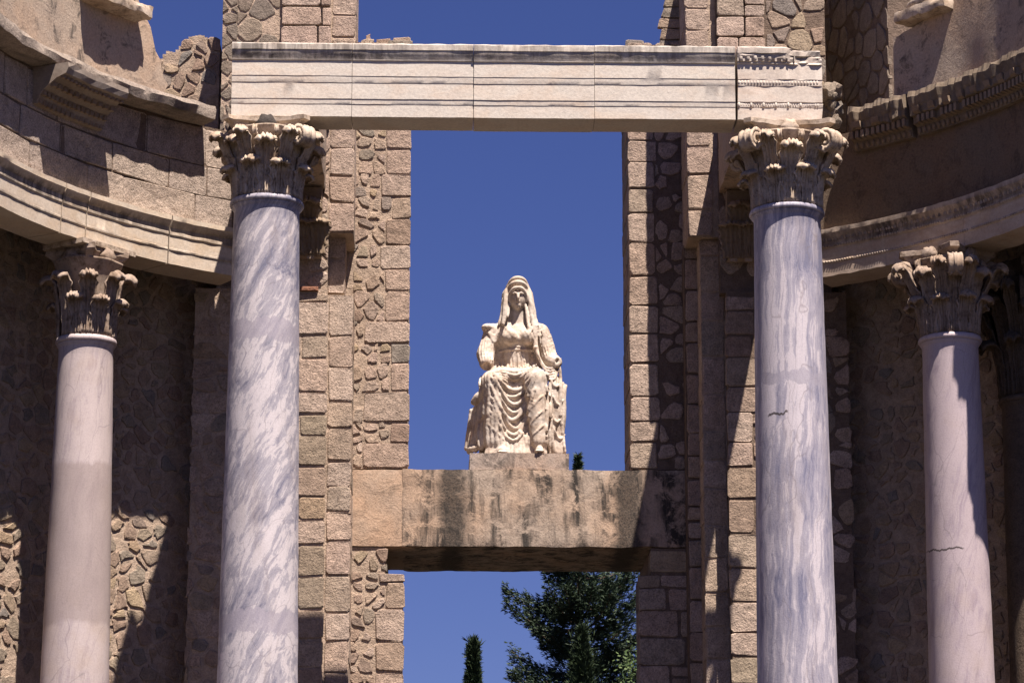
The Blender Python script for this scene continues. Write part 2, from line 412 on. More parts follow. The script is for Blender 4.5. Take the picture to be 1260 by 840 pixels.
# ragged top stones
cells = [[(PX(x, YD), zt-.08), (PX(x+wd, YD), zt-.08), (PX(x+wd-3, YD), zt+hh), (PX(x+2, YD), zt+hh*.8)] for x, wd, hh in ((444, 10, .10), (458, 20, .05), (478, 26, .06))]
lay(lw, cells, front(YD+.1), M['rubble'], gs, .12, jag=.01)

# right door wall
xi2, xo2 = PX(775, YD), PX(846, YD)
rw = wall('door_jamb_wall', 'granite block wall right of the statue opening, sunlit only along its inner edge', 'wall')
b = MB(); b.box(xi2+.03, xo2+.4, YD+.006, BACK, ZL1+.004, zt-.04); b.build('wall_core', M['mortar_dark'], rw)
cells = []; v = ZL1+.01
while v < zt-.1:
    h = min(gs.uniform(.26, .44), zt-v); wq = gs.uniform(.30, .36)
    cells.append([(xi2, v+.014), (xi2+wq, v+.014), (xi2+wq, v+h-.014), (xi2, v+h-.014)])
    cells += [[(a[0]+0, a[1]) for a in c] for c in rubble_cells(xi2+wq+.02, xo2, v, v+h, .24, .2, .035, gs)]; v += h
lay(rw, cells, front(YD), M['granite'], gs, .022, jag=.010, tilt=.03)
lay(rw, ashlar_cells(-(BACK-.05), -(YD+.02), ZL1+.01, zt-.02, (.26, .42), .3, .6, .03, gs), side(xi2+.03, -1), M['rubble'], gs, .03, jag=.014)
v = zt-.1; k = 0
while v < PZ(-30, YD):                # broken edge climbing above the beam
    h = gs.uniform(.12, .24); x0 = PX(811+k*3.0+gs.uniform(-3, 4), YD)
    b = MB(); vs, fs = stone_geo([(x0, v), (xo2, v), (xo2, v+h-.015), (x0+.03, v+h-.015)], front(YD+.05), .05, gs, jag=.01)
    mesh_obj('stone', vs, fs, M['rubble'], rw); v += h; k += 1
b = MB(); b.box(PX(834, YD), xo2+.4, YD+.06, BACK-.4, zt-.05, PZ(-40, YD)); b.build('wall_core', M['mortar'], rw)
lay(rw, [[(PX(773, YD), zt-.08), (PX(800, YD), zt-.08), (PX(796, YD), zt+.05), (PX(775, YD), zt+.06)]], front(YD+.1), M['rubble'], gs, .1, jag=.01)

# lower jambs (below the lintel)
lj = wall('doorway_pier', 'sunlit rubble pier under the left end of the stained lintel', 'pier')
xa, xb, xc = PX(436, YD), PX(477, YD, 690), PX(497.5, YD, 770)
zs = PZ(705, YD)
LB = 5.55
b = MB(); b.box(xa-.35, xb-.03, YD+.006, LB, PODIUM, ZL0-.003); b.box(xb-.03, xc-.03, YD+.01, YD+.7, PODIUM, zs-.02); b.build('wall_core', M['mortar'], lj)
lay(lj, rubble_cells(xa, xb, zs+.01, ZL0-.02, .20, .17, .04, gs), front(YD), (([M['rubble'], M['granite']]), (2, 1)), gs, .022, jag=.008, tilt=.04)
cells = []; v = ZB
while v < zs-.05:
    h = min(gs.uniform(.26, .42), zs-v); wq = gs.choice((.22, .34, .30))
    cells.append([(xc-wq, v+.014), (xc, v+.014), (xc, v+h-.014), (xc-wq, v+h-.014)])
    cells += rubble_cells(xa, xc-wq-.02, v, v+h, .16, .15, .04, gs); v += h
lay(lj, cells, front(YD), (([M['rubble'], M['granite']]), (1, 1)), gs, .022, jag=.010, tilt=.04)
lay(lj, ashlar_cells(YD+.02, LB-.05, zs+.01, ZL0-.02, (.3, .5), .4, .7, .03, gs), side(xb-.03, 1), M['rubble'], gs, .03, jag=.014)
lay(lj, ashlar_cells(YD+.02, YD+.68, ZB, zs-.02, (.3, .5), .34, .7, .03, gs), side(xc-.03, 1), M['rubble'], gs, .03, jag=.014)
rj = wall('doorway_pier', 'shaded rubble pier under the right end of the stained lintel', 'pier')
xa2, xb2, xc2 = PX(862, YD, 760), PX(798, YD, 690), PX(785, YD, 770)
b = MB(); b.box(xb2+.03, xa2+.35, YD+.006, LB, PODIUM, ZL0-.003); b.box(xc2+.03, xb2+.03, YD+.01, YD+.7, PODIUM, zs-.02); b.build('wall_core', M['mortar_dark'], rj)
zs2 = zs
lay(rj, ashlar_cells(xb2, xa2, zs2+.01, ZL0-.02, (.22, .3), .25, .45, .03, gs), front(YD), M['rubble'], gs, .022, jag=.01)
lay(rj, ashlar_cells(xc2, xa2, ZB, zs2-.01, (.24, .42), .22, .5, .03, gs), front(YD), (([M['granite'], M['rubble']]), (2, 1)), gs, .022, jag=.01, tilt=.03)
lay(rj, ashlar_cells(-(LB-.05), -(YD+.02), zs2+.01, ZL0-.02, (.3, .5), .4, .7, .03, gs), side(xb2+.03, -1), M['rubble'], gs, .03, jag=.014)
lay(rj, ashlar_cells(-(YD+.68), -(YD+.02), ZB, zs2-.02, (.3, .5), .34, .7, .03, gs), side(xc2+.03, -1), M['rubble'], gs, .03, jag=.014)

# lintel: a long rough slab, finely divided so that its arrises are uneven
def rough_block(x0, x1, y0, y1, z0, z1, step, amp, seed, m, name, parent=None, freq=3.0):
    bm = bmesh.new(); bmesh.ops.create_cube(bm, size=1)
    for v_ in bm.verts: v_.co = Vector((x0 if v_.co.x < 0 else x1, y0 if v_.co.y < 0 else y1, z0 if v_.co.z < 0 else z1))
    for ax, L in ((0, x1-x0), (1, y1-y0), (2, z1-z0)):
        for i in range(1, max(1, int(L/step))):
            c = Vector((x0, y0, z0)); c[ax] += L*i/max(1, int(L/step)); nn = Vector((0, 0, 0)); nn[ax] = 1
            bmesh.ops.bisect_plane(bm, geom=bm.verts[:]+bm.edges[:]+bm.faces[:], plane_co=c, plane_no=nn)
    ctr = Vector(((x0+x1)/2, (y0+y1)/2, (z0+z1)/2))
    for v_ in bm.verts:
        q = v_.co*freq+Vector((seed, seed*.7, 0)); e = sum((abs(v_.co[i]-a) < 1e-4 or abs(v_.co[i]-b_) < 1e-4) for i, (a, b_) in enumerate(((x0, x1), (y0, y1), (z0, z1))))
        v_.co += noise.noise_vector(q)*amp+noise.noise_vector(q*3.3)*amp*.6
        if e >= 2:
            inn = (ctr-v_.co); s = Vector([math.copysign(1, inn[i])*(abs(v_.co[i]-(a if inn[i] > 0 else b_)) < amp*3) for i, (a, b_) in enumerate(((x0, x1), (y0, y1), (z0, z1)))])
            v_.co += s*amp*.6*(1+noise.noise(q*2))
    me = bpy.data.meshes.new(name); bm.to_mesh(me); bm.free(); me.materials.append(m)
    ob = bpy.data.objects.new(name, me); link(ob, parent); smooth_by_angle(ob, 40); return ob
lt = wall('lintel', 'thick pale lintel blotched with black lichen under the seated statue', 'lintel')
rough_block(PX(497, YD)-.004, PX(858, YD), YD-.03, LB, ZL0, ZL1, .06, .011, 3, M['lintel'], 'lintel_beam', lt)
rough_block(PX(434.5, YD), PX(497, YD)+.03, YD-.024, LB-.02, ZL0+.006, ZL1-.006, .09, .010, 5, M['lintel_clean'], 'lintel_end', lt)

# stepped pilasters (left): upper one ends on a broken ledge, lower one starts under it
def ashlar_pilaster(name, label, x0, x1, Y, z0, z1, m, rows=(.28, .46), wr=(.5, 1.0), yb=None, core=None, side_x=None):
    t = wall(name, label, 'pilaster'); yb = yb or YD+.3
    b = MB(); b.box(x0+.015-(.14 if side_x == 'R' else 0), x1-.015+(.14 if side_x == 'L' else 0), Y+.006, yb, z0, z1-.01); b.build('wall_core', core or M['mortar'], t)
    zz = max(z0, ZB)
    lay(t, ashlar_cells(x0, x1, zz, z1, rows, wr[0], wr[1], .025, gs), front(Y), m, gs, .022, jag=.008, tilt=.04, dome=.15)
    if side_x == 'R': lay(t, ashlar_cells(Y+.01, YD-.02, zz, z1, rows, .5, 1., .03, gs), side(x1-.015, 1), m, gs, .02, jag=.008)
    if side_x == 'L': lay(t, ashlar_cells(-YD+.02, -Y-.01, zz, z1, rows, .5, 1., .03, gs), side(x0+.015, -1), m, gs, .02, jag=.008)
    return t
TOP = PZ(-60, YB)
ashlar_pilaster('stone_pilaster', 'upper granite block pilaster left of the opening, ending on a dark broken ledge', PX(402, YB-.12), PX(434, YB-.12), YB-.12, PZ(288, YB-.12), TOP, M['granite'], side_x='R')
ashlar_pilaster('stone_pilaster', 'short recessed length of pilaster below the broken ledge', PX(402, YB+.12), PX(424, YB+.12), YB+.12, PZ(362, YB+.12), PZ(288, YB+.12)-.004, M['granite'], side_x='R')
ashlar_pilaster('stone_pilaster', 'lower tan granite pilaster between the tall left column and the lintel end', PX(404, YB), PX(435, YB), YB, PODIUM, PZ(363, YB), M['granite'], side_x='R')
ashlar_pilaster('stone_pilaster', 'upper granite block pilaster right of the opening, half in diagonal shadow', PX(848, YB-.12), PX(880, YB-.12), YB-.12, PZ(290, YB-.12), TOP, M['granite'], side_x='L')
ashlar_pilaster('stone_pilaster', 'lower shaded granite pilaster between the opening and the tall right column', PX(862, YB), PX(892, YB), YB, PODIUM, PZ(292, YB), M['granite'], side_x='L')
b = wall('recessed_wall', 'dark strip of wall between the right opening wall and the shaded lower pilaster', 'wall')
bb = MB(); bb.box(PX(843, YD-.3), PX(866, YD-.3), YD-.28, YD+.2, PODIUM, PZ(300, YD-.3)); bb.build('wall_core', M['mortar_dark'], b)
lay(b, ashlar_cells(PX(843, YD-.3), PX(866, YD-.3), ZB, PZ(300, YD-.3)-.01, (.25, .42), .3, .5, .03, gs), front(YD-.3), M['granite'], gs, .03, jag=.008)

# flank walls behind the tall columns
def flank(label, x0, x1, mirror, xtop0, xtop1):
    t = wall('flank_wall', label, 'wall'); zc = PZ(352, YA)
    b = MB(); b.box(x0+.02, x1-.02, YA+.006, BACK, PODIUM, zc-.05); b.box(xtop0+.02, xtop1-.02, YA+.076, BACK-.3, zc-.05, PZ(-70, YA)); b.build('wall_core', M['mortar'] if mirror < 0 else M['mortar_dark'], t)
    cells = []
    v = ZB
    while v < zc-.12:
        h = min(gs.uniform(.26, .42), zc-.10-v); wq = gs.choice((.30, .34, .42)); 
        if mirror < 0:
            cells.append([(x1-wq, v+.014), (x1, v+.014), (x1, v+h-.014), (x1-wq, v+h-.014)]); a, c = x0, x1-wq-.02
        else:
            cells.append([(x0, v+.014), (x0+wq, v+.014), (x0+wq, v+h-.014), (x0, v+h-.014)]); a, c = x0+wq+.02, x1
        if a < c: cells += rubble_cells(a, c, v, v+h, .26, .19, .05, gs)
        v += h
    lay(t, cells, front(YA), (([M['granite'], M['rubble']]), (2, 1)), gs, .022, jag=.010, tilt=.03, budget=230)
    # thin brick course capping the lower face
    for i in (range(int((x1-x0)/.30)-1, int((x1-x0-.02)/.30)) if mirror < 0 else ()):
        vs, fs = stone_geo([(x0+i*.30+.01, zc-.08), (x0+i*.30+.29, zc-.08), (x0+i*.30+.29, zc-.03), (x0+i*.30+.01, zc-.03)], front(YA-.03), .03, gs, round_=.03)
        mesh_obj('brick', vs, fs, M['brick'], t)
    return t
fl = flank('rubble and block wall behind the tall left column, pale mortar joints', PX(237, YA), PX(403, YA), -1, PX(262, YA), PX(403, YA))
fr = flank('rubble and block wall behind the tall right column, a lit strip beside its shaft', PX(893, YA), PX(1052, YA, 700), 1, PX(886, YA), PX(1028, YA))
zc = PZ(352, YA); z1 = PZ(-50, YA)
ZRET = ZT
# upper stonework of the flank walls, left: dark rubble then a block pier ; right: block pier then tan rubble
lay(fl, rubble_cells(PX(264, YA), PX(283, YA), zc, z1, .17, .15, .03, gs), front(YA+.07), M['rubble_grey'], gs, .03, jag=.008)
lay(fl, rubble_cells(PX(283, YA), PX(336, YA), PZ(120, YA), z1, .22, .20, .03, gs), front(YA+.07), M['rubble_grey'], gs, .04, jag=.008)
lay(fl, ashlar_cells(PX(338, YA), PX(402, YA), PZ(160, YA), z1, (.24, .36), .25, .45, .02, gs), front(YA+.02), M['granite'], gs, .03)
lay(fl, rubble_cells(PX(374, YA), PX(402, YA), zc, PZ(160, YA), .26, .22, .03, gs), front(YA+.07), M['granite'], gs, .03, jag=.01)
lay(fr, ashlar_cells(PX(888, YA), PX(950, YA), PZ(160, YA), z1, (.24, .36), .3, .5, .02, gs), front(YA+.02), M['granite'], gs, .03)
lay(fr, rubble_cells(PX(952, YA), PX(1026, YA), zc+.5, z1, .25, .22, .03, gs), front(YA+.07), M['rubble'], gs, .04, jag=.008)
lay(fr, rubble_cells(PX(888, YA), PX(951, YA), zc, PZ(160, YA), .30, .24, .04, gs), front(YA+.07), M['granite'], gs, .03, jag=.008)
# end face of the right-hand flank wall towards the exedra (and left likewise)
lay(fr, ashlar_cells(YA+.02, YA+.9, ZB, zc, (.25, .4), .3, .5, .03, gs), side(PX(1052, YA, 700)-.02, 1), M['rubble'], gs, .02)
lay(fl, ashlar_cells(-YA-.9, -YA-.02, ZB, zc, (.25, .4), .3, .5, .03, gs), side(PX(237, YA)+.02, -1), M['rubble'], gs, .02)

# ------------------------------------------------------------------ curved back walls of the colonnade
RW = RA+1.02
def back_wall(label, t0, t1, z1, gseed, m, ztop_cells):
    g = random.Random(gseed); t = wall('curved_wall', label, 'wall')
    vs, fs = arc_sweep([(-.008, PODIUM), (-.008, z1), (-.7, z1), (-.7, PODIUM)], RW, YC_, t0, t1, 40)
    o = mesh_obj('wall_core', vs, fs, M['mortar'], t); fix_normals(o)
    cells = rubble_cells(RW*t0, RW*t1, ZB, ztop_cells, .20, .165, .05, g)
    vis = [c for c in cells]
    lay(t, vis, arcf(RW, YC_), m, g, .024, budget=295, jag=.022, tilt=.03, dome=.2)
    return t
ZCOL = ray_arc(285, 345, RA, YC_)[1]     # underside of the curved architraves
back_wall('curved rubble wall deep in shade behind the left outer column, sunlit low down', R(-66), R(-26.0), ZCOL+.40, 21, M['rubble'], ZCOL+.3)
back_wall('curved rubble wall in full shade behind the right outer column', R(26.0), R(66), ZCOL+.40, 22, M['rubble'], ZCOL+.3)

# ceilings of the curved colonnades
for a_, c_, lab in ((R(-70), R(-26), 'dark flat ceiling slab over the left curved colonnade'), (R(26), R(70), 'dark flat ceiling slab over the right curved colonnade')):
    vs, fs = arc_sweep([(-.302, ZCOL+.42), (-.302, ZCOL+.62), (-1.4, ZCOL+.62), (-1.4, ZCOL+.42)], RA, YC_, a_, c_, 30)
    o = mesh_obj('ceiling_slab', vs, fs, M['mortar_dark']); fix_normals(o); tag(o, lab, 'ceiling', kind='thing')

# ------------------------------------------------------------------ curved entablatures
def levels(px, pys, Rr): return [ray_arc(px, y, Rr, YC_)[1] for y in pys]
tL = ray_arc(286, 320, RA, YC_)[0]; tR = ray_arc(1009, 320, RA, YC_)[0]
ZA0 = ZCOL; ZA1 = ZA0+.56; ZF1 = ZA1+1.22; ZC1 = ZF1+.16
print('levels', round(ZS,2), round(ZT,2), round(ZA0,2), round(ZA1,2), round(ZF1,2), 'tL', math.degrees(tL), math.degrees(tR))
M['arch'] = marble_mat('streaked_architrave_marble', (.88,.75,.60), (.78,.60,.42), zblack=[(ZA0+.40, .10, .85), (ZA0+.16, .05, .5)])
M['arch_carved'] = marble_mat('patched_carved_marble', (.78,.64,.52), (.60,.44,.32), zblack=[(ZA0+.44, .14, .9)])
def arch_prof(z):
    h = .56
    return [(-.28, z), (.20, z), (.20, z+.15), (.212, z+.165), (.212, z+.185), (.206, z+.19), (.206, z+.33), (.220, z+.345), (.220, z+.37),
            (.214, z+.375), (.214, z+.43), (.235, z+.45), (.262, z+.50), (.268, z+.505), (.268, z+h), (-.28, z+h)]
aL = wall('curved_architrave', 'smooth moulded curved architrave with dark streaks over the left outer column', 'architrave')
cuts = [tL, R(-42.5), R(-54.5), R(-58.5), R(-82)]
for a, c in zip(cuts, cuts[1:]):
    vs, fs = arc_sweep(arch_prof(ZA0), RA, YC_, c+.0015, a-.0015, 28, lambda t, j, d, z: (noise.noise(Vector((t*30, j*3., 0)))*.006, noise.noise(Vector((t*40, j, 5)))*.006))
    o = mesh_obj('architrave_block', vs, fs, M['arch'], aL); fix_normals(o); smooth_by_angle(o, 25)
# tilted filler over the outer column: small pad block
fz = wall('curved_frieze', 'curved frieze of two grey granite block courses above the left architrave', 'frieze')
vs, fs = arc_sweep([(-.30, ZA1+.002), (.13, ZA1+.002), (.13, ZF1), (-.30, ZF1)], RA, YC_, R(-82), tL, 40); o = mesh_obj('wall_core', vs, fs, M['mortar_dark'], fz); fix_normals(o)
M['frieze'] = stone_mat('grey_granite', [(.66,.53,.43), (.58,.47,.39), (.70,.56,.45), (.62,.50,.40)], .7, .9, stain=(.14,.12,.11), stain_amt=.5)
gf = random.Random(5); v = ZA1+.02
for h in (.35, .36, .46):
    lay(fz, ashlar_cells(RA*R(-80), RA*tL-.02, v, v+h, (h, h),   .55, .95, .014, gf), arcf(RA-.13, YC_), M['frieze'], gf, .022, round_=.04, dome=.25, tilt=.03, jag=.006); v += h
# cornice slab
cs = wall('cornice_slab', 'weathered grey curved cornice slab projecting over the left frieze', 'cornice')
def slabjag(t, j, d, z):
    q = Vector((t*9, z*2, j*.3)); return (noise.noise(q)*.05+noise.noise(q*4)*.02, noise.noise(q*2)*.03) if d > .2 else (0, 0)
RC = RA
tcL = ray_arc(272, 164, RA-.55, YC_)[0]
cc = [tcL, R(-44), R(-52), R(-62), R(-82)]
for a, c in zip(cc, cc[1:]):
    vs, fs = arc_sweep([(-.30, ZF1+.002), (.36, ZF1+.002), (.44, ZF1+.02), (.46, ZF1+.11), (.42, ZF1+.17), (-.30, ZF1+.18)], RA, YC_, c+.0002, a-.0002, 24, slabjag)
    o = mesh_obj('slab', vs, fs, M['slab'], cs); fix_normals(o); smooth_by_angle(o, 40)
ZC1 = ZF1+.175
M['fragment'] = marble_mat('grey_carved_fragment', (.42,.35,.29), (.28,.21,.16), rough_=.9)
# carved bracket block under the slab
t0, _ = ray_arc(72, 140, RA-.5, YC_); t1, _ = ray_arc(150, 127, RA-.5, YC_)
bk = wall('cornice_fragment', 'wedge shaped carved cornice fragment with rows of dentils under the left slab', 'cornice')
bt = ZF1-.005
def dp(t0, t1, prof, m, name, par, n=8):
    vs, fs = arc_sweep(prof, RA, YC_, t0, t1, n, lambda t, j, d, z: (noise.noise(Vector((t*30, z*9, j)))*.02, noise.noise(Vector((t*30, z*9, j+9)))*.012))
    o = mesh_obj(name, vs, fs, m, par); fix_normals(o); return o
dp(t0, t1, [(.12, bt-.42), (.20, bt-.42), (.24, bt-.33), (.28, bt-.27), (.45, bt-.16), (.58, bt-.12), (.60, bt-.06), (.60, bt+.0), (.12, bt+.0)], M['fragment'], 'block', bk)
dn = MB()
for row, (d, z, dep, hh, wd) in enumerate(((.18, bt-.42, .05, .07, .05), (.24, bt-.33, .05, .06, .045), (.36, bt-.24, .05, .06, .06), (.50, bt-.165, .04, .04, .045))):
    n = int((t1-t0)*RA/(wd*1.7))
    for i in range(n):
        a = t0+(t1-t0)*(i+.25)/n; c = a+(t1-t0)/n*.6
        vs, fs = arc_sweep([(d, z), (d+dep, z), (d+dep, z+hh), (d, z+hh)], RA, YC_, a, c, 1); dn.add(vs, fs)
o = dn.build('dentils', M['carved_shaded'], bk); fix_normals(o); o['kind'] = 'stuff'
# parapets
def parapet(label, t0, t1, tops, m, Rr, gseed):
    """tops: function theta -> z"""
    t = wall('parapet_wall', label, 'wall'); n = 48; vs = []; ks = 7
    for i in range(n+1):
        th = t0+(t1-t0)*i/n; zt_ = tops(th)
        for d, fz_ in ((.0, 0), (.0, .33), (.0, .66), (-.01, 1), (-.45, 1), (-.46, .5), (-.46, 0)):
            z = ZC1-.02+(zt_-ZC1)*fz_; q = Vector((th*14, z*2, d*2+gseed)); dd = noise.noise(q)*.025
            tt = th+(noise.noise(Vector((z*7, gseed, 0)))*.014 if i in (0, n) else 0)
            vs.append(Vector(((Rr-d-dd)*math.sin(tt), YC_+(Rr-d-dd)*math.cos(tt), z)))
    fs = []
    for i in range(n):
        for j in range(ks):
            a, b_ = i*ks+j, i*ks+(j+1) % ks; fs.append((a, b_, b_+ks, a+ks))
    fs.append(tuple(range(ks))); fs.append(tuple(n*ks+j for j in range(ks))[::-1])
    o = mesh_obj('render_face', vs, fs, m, t); fix_normals(o); smooth_by_angle(o, 40); return t
RP = RA-.22
def topL(th):
    pts = [(-90, 60), (-59, 0), (-50.5, 20), (-48.6, 30), (-47.6, 55), (-46.6, 80), (-46, 86)]
    a = math.degrees(th)
    for (a0, y0), (a1, y1) in zip(pts, pts[1:]):
        if a0 <= a <= a1 or a1 == -46:
            y = y0+(y1-y0)*max(0, min(1, (a-a0)/(a1-a0))); break
    return ZPL[0]-(y-0)*.0092+noise.noise(Vector((th*60, 0, 0)))*.02
tpL = ray_arc(203, 130, RP, YC_)[0]
ZPL = [ray_arc(150, 0, RP, YC_)[1]+.05]
adeg = math.degrees(tpL)
def topL(th):
    a = math.degrees(th)-adeg     # 0 at the broken right end, negative leftwards
    pts = [(-60, .35), (-6.5, .30), (-4.6, .12), (-3.9, -.02), (-2.2, -.25), (-1.6, -.50), (-.6, -.62), (0.01, -.78)]
    for (a0, y0), (a1, y1) in zip(pts, pts[1:]):
        if a0 <= a <= a1: return ZPL[0]+y0+(y1-y0)*(a-a0)/(a1-a0)+noise.noise(Vector((th*60, 0, 0)))*.02
    return ZPL[0]-.7
parapet('tan rendered parapet on the left cornice with a stepped broken right end', R(-80), tpL, topL, M['plaster'], RP, 1)
tpR = ray_arc(1100, 100, RP, YC_)[0]
zr0 = ray_arc(1102, 45, RP, YC_)[1]; zr1 = ray_arc(1185, 14, RP, YC_)[1]; zr2 = ray_arc(1255, 0, RP, YC_)[1]
print('parapet', math.degrees(tpL), math.degrees(tpR), ZPL, zr0, zr1, zr2)
def topR(th):
    a = math.degrees(th)-math.degrees(tpR)
    return zr0+(max(0, a-1)*.03 if a < 12 else .33)+noise.noise(Vector((th*50, 3, 0)))*.03+.02
parapet('cracked tan rendered parapet standing on the carved right cornice', tpR, R(69), topR, M['plaster'], RP, 2)

# right entablature
aR = wall('curved_architrave', 'carved curved architrave with leaf band and bead rows over the right outer column', 'architrave')
cuts = [tR, R(44), R(55), R(69)]
for a, c in zip(cuts, cuts[1:]):
    vs, fs = arc_sweep(arch_prof(ZA0), RA, YC_, a+.0003, c-.0003, 28, lambda t, j, d, z: (noise.noise(Vector((t*30, j*3., 0)))*.012, noise.noise(Vector((t*40, j, 5)))*.01))
    o = mesh_obj('architrave_block', vs, fs, M['arch_carved'], aR); fix_normals(o); smooth_by_angle(o, 25)
gb = random.Random(8)
def bead_row(Rr, t0, t1, d, z, r, step, m, par, name='bead_row', sc3=(1, 1, 1), miss=.06):
    mb = MB(); n = int(abs(t1-t0)*Rr/step)
    for i in range(n):
        if gb.random() < miss: continue
        th = t0+(t1-t0)*(i+.5)/n; c = Vector(((Rr-d)*math.sin(th), YC_+(Rr-d)*math.cos(th), z))
        bead(mb, c, r, (math.cos(th), -math.sin(th)), sc3)
    o = mb.build(name, m, par, True); o['kind'] = 'stuff'; return o
def bead(mb, c, r, tv, sc3):
    vs = []; 
    for la in (-60, -20, 20, 60):
        for lo in range(6):
            a = lo*math.pi/3; x = math.cos(R(la))*math.cos(a)*r*sc3[0]; y = math.cos(R(la))*math.sin(a)*r*sc3[1]; z = math.sin(R(la))*r*sc3[2]*1.15
            vs.append((c[0]+x*tv[0]-y*tv[1], c[1]+x*tv[1]+y*tv[0], c[2]+z))
    fs = [(i*6+j, i*6+(j+1) % 6, (i+1)*6+(j+1) % 6, (i+1)*6+j) for i in range(3) for j in range(6)]+[tuple(range(6))[::-1], tuple(range(18, 24))]
    mb.add(vs, fs)
bead_row(RA, tR, R(69), .212, ZA0+.172, .014, .036, M['carved'], aR)
bead_row(RA, tR, R(69), .222, ZA0+.36, .015, .038, M['carved'], aR)
# leaf and tongue band: arched tongues in a row
def tongue_band(par, Rr, t0, t1, d, z0, z1, step, m, name='leaf_band'):
    mb = MB(); n = int(abs(t1-t0)*Rr/step)
    for i in range(n):
        th = t0+(t1-t0)*(i+.5)/n; w_ = step*.44
        fr_ = lambda u, v_, dd, th=th: Vector(((Rr-d-dd)*math.sin(th+u/Rr), YC_+(Rr-d-dd)*math.cos(th+u/Rr), v_))
        h = z1-z0
        for s_ in (-1, 1):
            pts = [(s_*w_*.95, z0), (s_*w_*.95, z0+h*.55), (s_*w_*.6, z0+h*.9), (0, z1)]
            for a, c in zip(pts, pts[1:]):
                dx, dz = c[0]-a[0], c[1]-a[1]; L = math.hypot(dx, dz); nx, nz = -dz/L*.007, dx/L*.007
                q = [fr_(a[0]+nx, a[1]+nz, 0), fr_(a[0]-nx, a[1]-nz, 0), fr_(c[0]-nx, c[1]-nz, 0), fr_(c[0]+nx, c[1]+nz, 0)]
                q2 = [fr_(a[0], a[1], .022), fr_(c[0], c[1], .022)]
                mb.add(q+q2, [(0, 3, 5, 4), (1, 4, 5, 2)])
        bead(mb, fr_(0, z0+h*.38, .0), w_*.42, (math.cos(th), -math.sin(th)), (1, .8, 2.))
    o = mb.build(name, m, par); o['kind'] = 'stuff'; return o
tongue_band(aR, RA, tR, R(69), .222, ZA0+.415, ZA0+.505, .085, M['carved'])
fR = wall('curved_frieze', 'plain rendered curved frieze, coloured dark for the shade under the carved cornice', 'frieze')
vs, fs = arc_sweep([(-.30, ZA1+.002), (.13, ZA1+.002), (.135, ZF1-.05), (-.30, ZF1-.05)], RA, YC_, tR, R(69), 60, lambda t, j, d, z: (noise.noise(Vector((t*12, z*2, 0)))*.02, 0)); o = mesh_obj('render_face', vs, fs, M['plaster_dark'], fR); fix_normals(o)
cR = wall('carved_cornice', 'broken dark carved cornice with dentils and brackets curving above the right frieze', 'cornice')
def cj(t, j, d, z):
    if d < .3: return 0, 0
    q = Vector((t*13, 7, 0)); return (noise.noise(q)*.05+noise.noise(q*4)*.06+noise.noise(q*9)*.03, noise.noise(q*3+Vector((0, 0, j)))*.04)
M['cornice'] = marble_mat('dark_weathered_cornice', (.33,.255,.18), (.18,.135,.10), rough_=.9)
z = ZF1-.32
tc0 = ray_arc(1040, 160, RA-.4, YC_)[0]
segs = [(tc0, ray_arc(1103, 150, RA-.5, YC_)[0]), (ray_arc(1109, 150, RA-.5, YC_)[0], R(69))]
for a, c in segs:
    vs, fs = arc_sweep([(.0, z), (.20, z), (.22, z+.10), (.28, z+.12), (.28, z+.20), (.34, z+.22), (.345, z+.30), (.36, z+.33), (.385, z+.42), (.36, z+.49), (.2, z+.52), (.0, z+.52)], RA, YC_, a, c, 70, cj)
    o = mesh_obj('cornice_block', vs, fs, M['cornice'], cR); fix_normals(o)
    dn = MB(); n = int((c-a)*RA/.075)
    for i in range(n):
        if gb.random() < .1: continue
        t_ = a+(c-a)*(i+.2)/n; vs, fs = arc_sweep([(.2, z+.10), (.33, z+.115), (.33, z+.20), (.2, z+.20)], RA, YC_, t_, t_+(c-a)/n*.58, 1); dn.add(vs, fs)
    o = dn.build('dentils', M['carved_shaded'], cR); fix_normals(o); o['kind'] = 'stuff'
    n = int((c-a)*RA/.24)
    for i in range(n):
        t_ = a+(c-a)*(i+.25)/n
        vs, fs = arc_sweep([(.3, z+.22), (.33, z+.215), (.365, z+.24), (.38, z+.30), (.3, z+.30)], RA, YC_, t_, t_+(c-a)/n*.42, 3)
        o = mesh_obj('bracket', rough(vs, .008, 9), fs, M['carved_shaded'], cR); fix_normals(o)
    bead_row(RA, a, c, .215, z+.05, .03, .075, M['carved_shaded'], cR, 'egg_row', (1, .7, 1.3))

# far rubble behind the left cornice (lit) and the dark wall behind the right one
rb = wall('ruined_wall', 'ragged topped tan rubble wall rising behind the left cornice', 'wall')
Yr = 3.7; x0, x1 = PX(170, Yr), PX(262, Yr)
g2 = random.Random(31)
tops = [(170, 95), (195, 60), (205, 62), (222, 43), (238, 40), (250, 46), (263, 52)]
def ry(px):
    for (a, ya), (c, yc_) in zip(tops, tops[1:]):
        if a <= px <= c: return ya+(yc_-ya)*(px-a)/(c-a)
    return 60
cells = []
for c in rubble_cells(x0, x1, ZC1-1.2, PZ(36, Yr), .19, .16, .03, g2):
    cxm = sum(p[0] for p in c)/len(c); czm = sum(p[1] for p in c)/len(c); pxx = 170+(cxm-x0)/(x1-x0)*92
    if czm < PZ(ry(pxx)+6, Yr): cells.append(c)
lay(rb, cells, front(Yr), M['rubble'], g2, .05, jag=.008, dome=.4, tilt=.1)
bb = MB()
for i in range(23):
    a = 170+i*4; bb.box(PX(a, Yr), PX(a+4.0, Yr), Yr+.01, Yr+.8, ZC1-1.2, PZ(ry(a+2)+6, Yr))
bb.build('wall_core', M['mortar'], rb)
db = wall('ruined_wall', 'tall dark rubble wall in shade between the right pier and the carved cornice', 'wall')
A_, B_ = Vector((3.92, 4.3)), Vector((4.50, 2.3)); dv = (B_-A_); LW = dv.length; dv /= LW; nv = Vector((dv.y, -dv.x))
